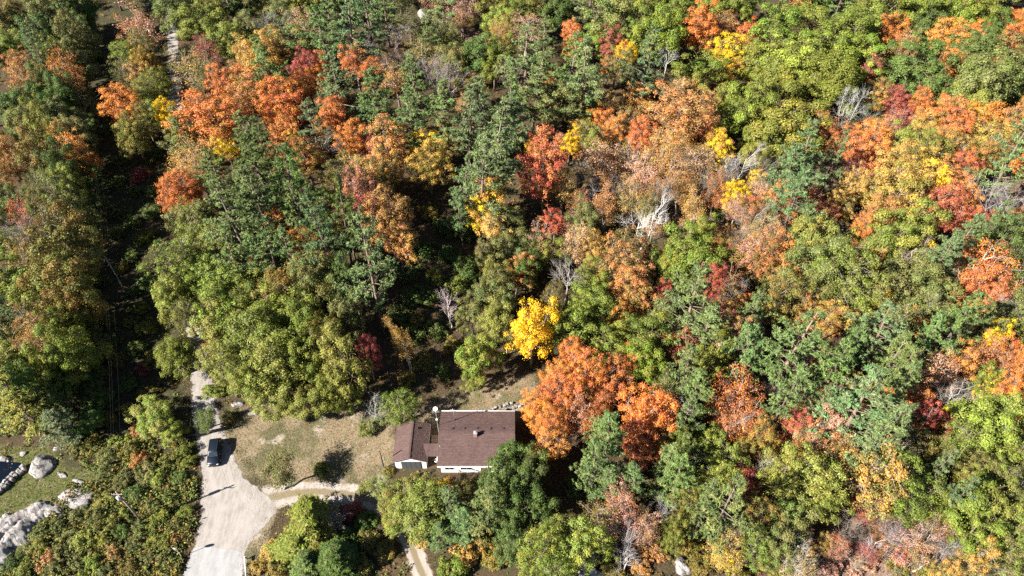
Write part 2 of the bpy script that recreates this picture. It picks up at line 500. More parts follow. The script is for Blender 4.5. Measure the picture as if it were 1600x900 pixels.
def broadleaf(seed, H=13.0, Rc=4.2, base=0.3, ncl=60, rcl=1.25, nleaf=9500, size=0.17, lump=0.75, fill=0.15, thin=1.0, top=1.0, fuzz=0.3):
    rng = np.random.default_rng(seed)
    hb = H * base
    # clump centres over a dome with an uneven outline
    k = np.arange(ncl) + 0.5
    ph = np.arccos(1 - 1.72 * k / ncl); th = math.pi * (1 + 5 ** 0.5) * k + rng.random() * 6
    d = np.stack([np.cos(th) * np.sin(ph), np.sin(th) * np.sin(ph), np.cos(ph)], 1)
    f1, f2, f3 = rng.normal(size=3), rng.normal(size=3), rng.normal(size=3)
    un = 1 + 0.22 * np.sin(d @ f1 * 2.2 + 1) + 0.18 * np.sin(d @ f2 * 3.5) + 0.10 * np.sin(d @ f3 * 6)
    rr = un * (0.72 + 0.22 * rng.random(ncl))
    inner = rng.random(ncl) < 0.22
    rr = np.where(inner, rr * 0.6, rr)
    cz = hb + (H - hb) * 0.42
    up, dn = (H - cz - rcl * 0.5), (cz - hb)
    C = np.stack([d[:, 0] * Rc * rr, d[:, 1] * Rc * rr, cz + d[:, 2] * np.where(d[:, 2] > 0, up * top, dn) * rr], 1)
    C += rng.normal(size=C.shape) * 0.4
    rad = rcl * (0.45 + 0.95 * rng.random(ncl))
    # leaves
    w = rad ** 2; cnt = np.maximum(8, (nleaf * (1 - fill) * w / w.sum())).astype(int)
    ci = np.repeat(np.arange(ncl), cnt)
    n = len(ci)
    out = nrm(C - np.array([0, 0, cz - dn * 0.3]))
    dd = nrm(rng.normal(size=(n, 3)) + out[ci] * lump + np.array([0, 0, 0.35]))
    rr2 = rad[ci] * (0.62 + fuzz * np.abs(rng.normal(size=n)))
    P = C[ci] + dd * rr2[:, None] * np.array([1, 1, 0.8])
    N = nrm(dd * 1.0 + rng.normal(size=(n, 3)) * 0.36 + np.array([0, 0, 0.15]))
    cl = np.clip(rng.random(ncl)[ci] * 0.75 + rng.random(n) * 0.25, 0, 1)
    # loose leaves between the clumps
    m = int(nleaf * fill)
    if m:
        kk = rng.integers(0, ncl, m)
        t = rng.random((m, 1)) ** 0.5
        P2 = np.array([0, 0, cz]) * (1 - t) + C[kk] * t + rng.normal(size=(m, 3)) * 0.5
        P = np.concatenate([P, P2]); N = np.concatenate([N, nrm(rng.normal(size=(m, 3)) + np.array([0, 0, 0.6]))]); cl = np.concatenate([cl, rng.random(m)])
    s = size * (0.6 + 0.8 * rng.random(len(P)))
    V = leaf_arrays(P, N, s, s * 0.62, rng)
    crown = leaf_mesh('crown', V, cl, rng)
    # trunk and limbs
    mb = MB()
    r0 = 0.022 * H
    lean = rng.normal(size=2) * 0.03 * H
    tp = [np.array([0, 0, -0.3]), np.array([lean[0] * .2, lean[1] * .2, H * 0.22]), np.array([lean[0] * .6, lean[1] * .6, H * 0.5]), np.array([lean[0], lean[1], H * 0.82])]
    mb.tube(tp, [r0 * 1.25, r0 * 0.9, r0 * 0.6, r0 * 0.15], 7)
    nl = int(10 * thin)
    mains = rng.permutation(ncl)[:nl]
    lp = []
    for i in mains:
        t = 0.25 + 0.5 * rng.random()
        z = min(H * t, C[i][2] - 0.6)
        z = max(z, H * 0.16)
        q = np.array([lean[0] * z / H, lean[1] * z / H, z])
        path = wander(q, C[i] * np.array([.95, .95, 1]), rng)
        mb.tube(path, np.linspace(r0 * 0.42, r0 * 0.1, len(path)), 5, cap=False)
        lp.append(path)
    for i in range(ncl):
        if i in mains or (thin <= 1 and rng.random() < 0.4): continue
        best = min((np.linalg.norm(p - C[i]), li, pi) for li, path in enumerate(lp) for pi, p in enumerate(path[1:4]))
        path = wander(lp[best[1]][best[2] + 1], C[i], rng, 3)
        mb.tube(path, np.linspace(r0 * 0.17, r0 * 0.05, len(path)), 4, cap=False)
        if thin > 1:
            for _ in range(int(3 * (thin - 1)) + 1):
                e = C[i] + nrm(rng.normal(size=3) + out[i]) * rad[i]
                mb.tube([path[2], (path[2] + e) / 2 + rng.normal(size=3) * .1, e], [r0 * .07, r0 * .05, r0 * .02], 3, cap=False)
    return dict(H=H, R=Rc, crown=crown, trunk=wood_mesh('trunk', mb))

def conifer(seed, H=22.0, Rc=4.4, base=0.22, step=0.75, per=5, droop=0.0, plume=0.62, tuft=0.62, irr=0.4, peak=0.3, power=0.75, nt=8, lat=0.34):
    """whorls of boughs that carry flat sprays of needle tufts; irregular like a white pine or regular like a spruce"""
    LAT = lat
    rng = np.random.default_rng(seed)
    mb = MB()
    r0 = 0.016 * H
    lean = rng.normal(size=2) * 0.012 * H
    def axis(z): return np.array([lean[0] * (z / H) ** 2, lean[1] * (z / H) ** 2, z])
    mb.tube([axis(0) - np.array([0, 0, .3]), axis(H * .35), axis(H * .7), axis(H * .985)], [r0 * 1.2, r0 * .85, r0 * .5, r0 * .08], 7)
    P = []; N = []; T = []; CL = []
    z = H * base
    while z < H * 0.975:
        t = (z / H - base) / (1 - base)
        prof = (t / peak) ** 0.6 if t < peak else ((1 - t) / (1 - peak)) ** power
        n = max(3, int(per + rng.integers(-1, 2)))
        a0 = rng.random() * 6.28
        for i in range(n):
            if rng.random() < 0.06: continue
            a = a0 + 6.28 * i / n + rng.normal() * 0.25
            L = max(0.5, Rc * prof * (1 + rng.normal() * irr * 0.6)) + 0.25
            dirv = np.array([math.cos(a), math.sin(a), 0])
            zz = z + rng.normal() * step * 0.3
            rise = 0.30 * (0.4 + t) - droop
            p0 = axis(min(zz, H * .96))
            p1 = p0 + dirv * L * 0.5 + np.array([0, 0, L * 0.5 * rise * 0.6])
            p2 = p0 + dirv * L + np.array([0, 0, L * rise])
            mb.tube([p0, p1, p2], [r0 * .22 * (L / Rc + .3), r0 * .13, r0 * .04], 4, cap=False)
            side = np.array([-dirv[1], dirv[0], 0])
            m = max(3, int(nt * L / Rc * 1.2) + 2)
            clb = rng.random()
            for j in range(m):
                u = (1 - plume) + plume * (j + rng.random()) / m
                q = p0 + (p2 - p0) * u + np.array([0, 0, -0.06 * L * math.sin(u * 3.14)])
                lat = rng.normal() * LAT * L * (1.15 - 0.75 * u)
                c = q + side * lat + np.array([0, 0, rng.normal() * 0.1 + abs(lat) * rise * .5 - abs(lat) * droop * .5])
                g = 13
                dv = nrm(rng.normal(size=(g, 3)) * np.array([1, 1, .75]) + dirv * 0.55 + side * np.sign(lat) * 0.3 + np.array([0, 0, 0.35 - droop]))
                ll = tuft * (0.55 + 0.6 * rng.random(g))
                P.append(c + dv * ll[:, None] * 0.55); T.append(dv)
                N.append(nrm(rng.normal(size=(g, 3)) * 0.6 + np.array([0, 0, 1.0]) + dirv * 0.3)); CL.append(np.full(g, clb * .6 + rng.random() * .4))
        z += step * (0.8 + 0.4 * rng.random()) * (1.15 - 0.45 * t)
    P = np.concatenate(P); N = np.concatenate(N); T = np.concatenate(T); CL = np.concatenate(CL)
    ln = tuft * 0.5 * (0.7 + 0.6 * rng.random(len(P)))
    V = leaf_arrays(P, N, ln, ln * 0.24, rng, T)
    return dict(H=H, R=Rc, crown=leaf_mesh('crown', V, CL, rng), trunk=wood_mesh('trunk', mb))

def bare(seed, H=12.0, Rc=3.2, stems=1, spread=0.5, twigs=7, leaves=0):
    """leafless tree: trunk part with main limbs, crown part of twigs"""
    rng = np.random.default_rng(seed)
    tk = MB(); cr = MB()
    r0 = 0.014 * H
    P = []
    for s in range(stems):
        a = 6.28 * s / stems + rng.random()
        tipx = np.array([math.cos(a), math.sin(a)]) * Rc * (0.55 if stems > 1 else 0.12)
        tp = wander((0, 0, -0.2), (tipx[0], tipx[1], H * (0.7 + .1 * rng.random())), rng, 5, 0.07)
        tk.tube(tp, np.linspace(r0 * 1.2, r0 * .3, 6) / math.sqrt(stems), 6)
        for i in range(int(13 / math.sqrt(stems))):
            u = 0.3 + 0.68 * rng.random()
            k = min(int(u * 5), 4); q = tp[k] + (tp[k + 1] - tp[k]) * (u * 5 - k)
            a2 = rng.random() * 6.28
            L = Rc * (1.15 - 0.55 * u) * (0.7 + 0.6 * rng.random())
            e = q + np.array([math.cos(a2) * L * spread * 1.5, math.sin(a2) * L * spread * 1.5, L * (0.65 + 0.5 * rng.random())])
            e[2] = min(e[2], H)
            path = wander(q, e, rng, 4, 0.16)
            tk.tube(path, np.linspace(r0 * .42, r0 * .12, 5) / math.sqrt(stems), 4, cap=False)
            for j in range(twigs):
                v = 0.3 + 0.7 * rng.random()
                kk = min(int(v * 4), 3); b0 = path[kk] + (path[kk + 1] - path[kk]) * (v * 4 - kk)
                dv = nrm(nrm(e - q) * 0.9 + rng.normal(size=3) * 0.6 + np.array([0, 0, .35]))
                l2 = Rc * 0.42 * (0.5 + rng.random())
                b2 = b0 + dv * l2
                b1 = b0 + dv * l2 * .5 + rng.normal(size=3) * .08 * l2
                cr.tube([b0, b1, b2], [r0 * .085, r0 * .06, r0 * .03], 3, cap=False)
                for _ in range(4):
                    c2 = b1 + nrm(dv + rng.normal(size=3) * 0.7) * l2 * .6
                    cr.tube([b1 if rng.random() < .5 else (b0 + b1) / 2, c2], [r0 * .05, r0 * .022], 3, cap=False)
                    P.append(c2)
                P.append(b2)
    d = dict(H=H, R=Rc, trunk=wood_mesh('trunk', tk), crown=wood_mesh('crown', cr))
    if leaves:
        P = np.array(P)
        ci = rng.integers(0, len(P), leaves)
        Q = P[ci] + rng.normal(size=(leaves, 3)) * 0.32
        N = nrm(rng.normal(size=(leaves, 3)) + np.array([0, 0, .8]))
        s = 0.115 * (0.6 + .8 * rng.random(leaves))
        tk.add(cr.v, cr.f, True)
        d['trunk'] = wood_mesh('trunk', tk)
        d['crown'] = leaf_mesh('crown', leaf_arrays(Q, N, s, s * .62, rng), np.clip(rng.random(len(P))[ci] * .8 + .2 * rng.random(leaves), 0, 1), rng)
    return d

def bush(seed, H=2.6, Rc=2.0, ncl=26, nleaf=4200, size=0.095):
    rng = np.random.default_rng(seed)
    k = np.arange(ncl) + 0.5
    ph = np.arccos(1 - 1.15 * k / ncl); th = math.pi * (1 + 5 ** 0.5) * k + rng.random() * 6
    d = np.stack([np.cos(th) * np.sin(ph), np.sin(th) * np.sin(ph), np.cos(ph)], 1)
    C = d * np.array([Rc, Rc, H]) * (0.3 + 0.65 * rng.random((ncl, 1)))
    C[:, 2] = np.maximum(C[:, 2], 0.35)
    rad = 0.30 * Rc * (0.4 + 1.0 * rng.random(ncl))
    ci = rng.integers(0, ncl, nleaf)
    dd = nrm(rng.normal(size=(nleaf, 3)) + d[ci] * 0.6 + np.array([0, 0, .5]))
    P = C[ci] + dd * (rad[ci] * (0.4 + 0.7 * rng.random(nleaf)))[:, None]
    P[:, 2] = np.maximum(P[:, 2], 0.05)
    N = nrm(dd + rng.normal(size=(nleaf, 3)) * 0.6 + np.array([0, 0, .2]))
    s = size * (0.6 + .9 * rng.random(nleaf))
    cl = np.clip(rng.random(ncl)[ci] * .75 + rng.random(nleaf) * .25, 0, 1)
    mb = MB()
    for i in range(0, ncl, 2):
        b0 = np.array([C[i][0] * .08, C[i][1] * .08, -.1])
        path = wander(b0, C[i], rng, 3, 0.1)
        mb.tube(path, np.linspace(.035, .012, 4), 4, cap=False)
    return dict(H=H, R=Rc, crown=leaf_mesh('crown', leaf_arrays(P, N, s, s * .6, rng), cl, rng), trunk=wood_mesh('trunk', mb))

MODELS = {
    'O': [broadleaf(11 + i, H=13, Rc=4.5, base=0.22, ncl=56 + 5 * i, rcl=1.22, nleaf=20000, size=0.135, lump=0.9, fill=0.07, fuzz=0.25) for i in range(5)]
       + [broadleaf(31 + i, H=13.5, Rc=4.3, base=0.25, ncl=44, rcl=1.08, nleaf=14500, size=0.135, lump=0.9, fill=0.06, fuzz=0.3) for i in range(3)],
    'M': [broadleaf(41 + i, H=14, Rc=4.1, base=0.26, ncl=120, rcl=0.72, nleaf=18000, size=0.118, lump=0.5, fill=0.16, top=1.0 + 0.06 * i, fuzz=0.4) for i in range(5)]
       + [broadleaf(61 + i, H=14.5, Rc=4.0, base=0.3, ncl=80, rcl=0.66, nleaf=11500, size=0.115, lump=0.5, fill=0.12, thin=1.4, top=1.1, fuzz=0.5) for i in range(4)],
    'S': [broadleaf(71 + i, H=13, Rc=3.9, base=0.28, ncl=74, rcl=0.8, nleaf=5600, size=0.105, lump=0.3, fill=0.25, thin=2.0, fuzz=0.5) for i in range(5)],
    'P': [conifer(101 + i, H=22, Rc=5.0, base=0.2, step=1.35, per=4.6, irr=0.45, peak=0.22, power=0.95, lat=0.2, nt=12) for i in range(6)],
    'H': [conifer(131 + i, H=17, Rc=3.2, base=0.06, step=0.62, per=6, droop=0.30, irr=0.22, peak=0.12, power=0.9, tuft=0.5, plume=0.75) for i in range(3)],
    'B': [bare(151 + i, H=12, Rc=3.4, stems=(1, 3, 1, 4, 2)[i], twigs=8) for i in range(5)],
    'W': [bare(171 + i, H=13, Rc=3.2, stems=(1, 2, 1)[i], leaves=7000, twigs=6) for i in range(3)],
    'U': [bush(191 + i) for i in range(6)],
}
# ================================================================ the forest: every tree that can be told apart, plus oaks added for shade
# colour codes -> (colour word, leaf albedo, second leaf albedo)
LEAF = {
    'g': ('green', (0.104, 0.128, 0.024), (0.142, 0.156, 0.030)),
    'd': ('dark green', (0.062, 0.090, 0.024), (0.085, 0.115, 0.028)),
    'l': ('lime green', (0.140, 0.158, 0.034), (0.176, 0.180, 0.040)),
    'o': ('olive green', (0.125, 0.120, 0.040), (0.098, 0.116, 0.034)),
    'b': ('bronze', (0.165, 0.122, 0.032), (0.134, 0.128, 0.034)),
    'y': ('golden yellow', (0.520, 0.350, 0.024), (0.520, 0.320, 0.020)),
    'a': ('amber', (0.340, 0.205, 0.062), (0.280, 0.180, 0.060)),
    'r': ('orange', (0.400, 0.165, 0.050), (0.390, 0.190, 0.054)),
    'c': ('coral red', (0.385, 0.132, 0.056), (0.360, 0.150, 0.060)),
    'z': ('scarlet', (0.300, 0.078, 0.052), (0.330, 0.105, 0.062)),
    'k': ('crimson', (0.209, 0.057, 0.051), (0.248, 0.077, 0.057)),
    'n': ('rust brown', (0.310, 0.150, 0.062), (0.270, 0.160, 0.062)),
    'p': ('dusty pink', (0.350, 0.205, 0.140), (0.300, 0.160, 0.105)),
    't': ('blue green', (0.088, 0.126, 0.052), (0.122, 0.160, 0.062)),
    'e': ('grey', (0.220, 0.176, 0.121), (0.187, 0.154, 0.099)),
}
NOUN = {'O': ('oak_tree', 'tree', 'round-crowned tree', 'round-crowned broadleaf trees in the wood'), 'M': ('maple_tree', 'tree', 'broadleaf tree', 'fine-leaved broadleaf trees in the wood'),
        'S': ('thinning_tree', 'tree', 'half-bare tree', 'trees that have dropped half their leaves'), 'P': ('pine_tree', 'pine', 'pine', 'pines in the wood'),
        'H': ('spruce_tree', 'conifer', 'drooping conifer', 'drooping conifers in the wood'), 'B': ('bare_tree', 'bare tree', 'leafless tree', 'leafless trees in the wood'),
        'W': ('birch_tree', 'birch', 'pale-stemmed tree', 'pale-stemmed trees in the wood'), 'Y': ('sapling', 'sapling', 'sapling', 'autumn saplings under the big trees'), 'U': ('shrub', 'shrub', 'shrub', 'shrubs in the scrub and clearing')}
BARK = {'O': (0.13, 0.10, 0.075), 'M': (0.17, 0.14, 0.115), 'S': (0.22, 0.185, 0.155), 'P': (0.14, 0.105, 0.08), 'H': (0.12, 0.09, 0.07), 'B': (0.25, 0.23, 0.21), 'W': (0.40, 0.37, 0.33), 'U': (0.13, 0.10, 0.07), 'Y': (0.2, 0.17, 0.14)}
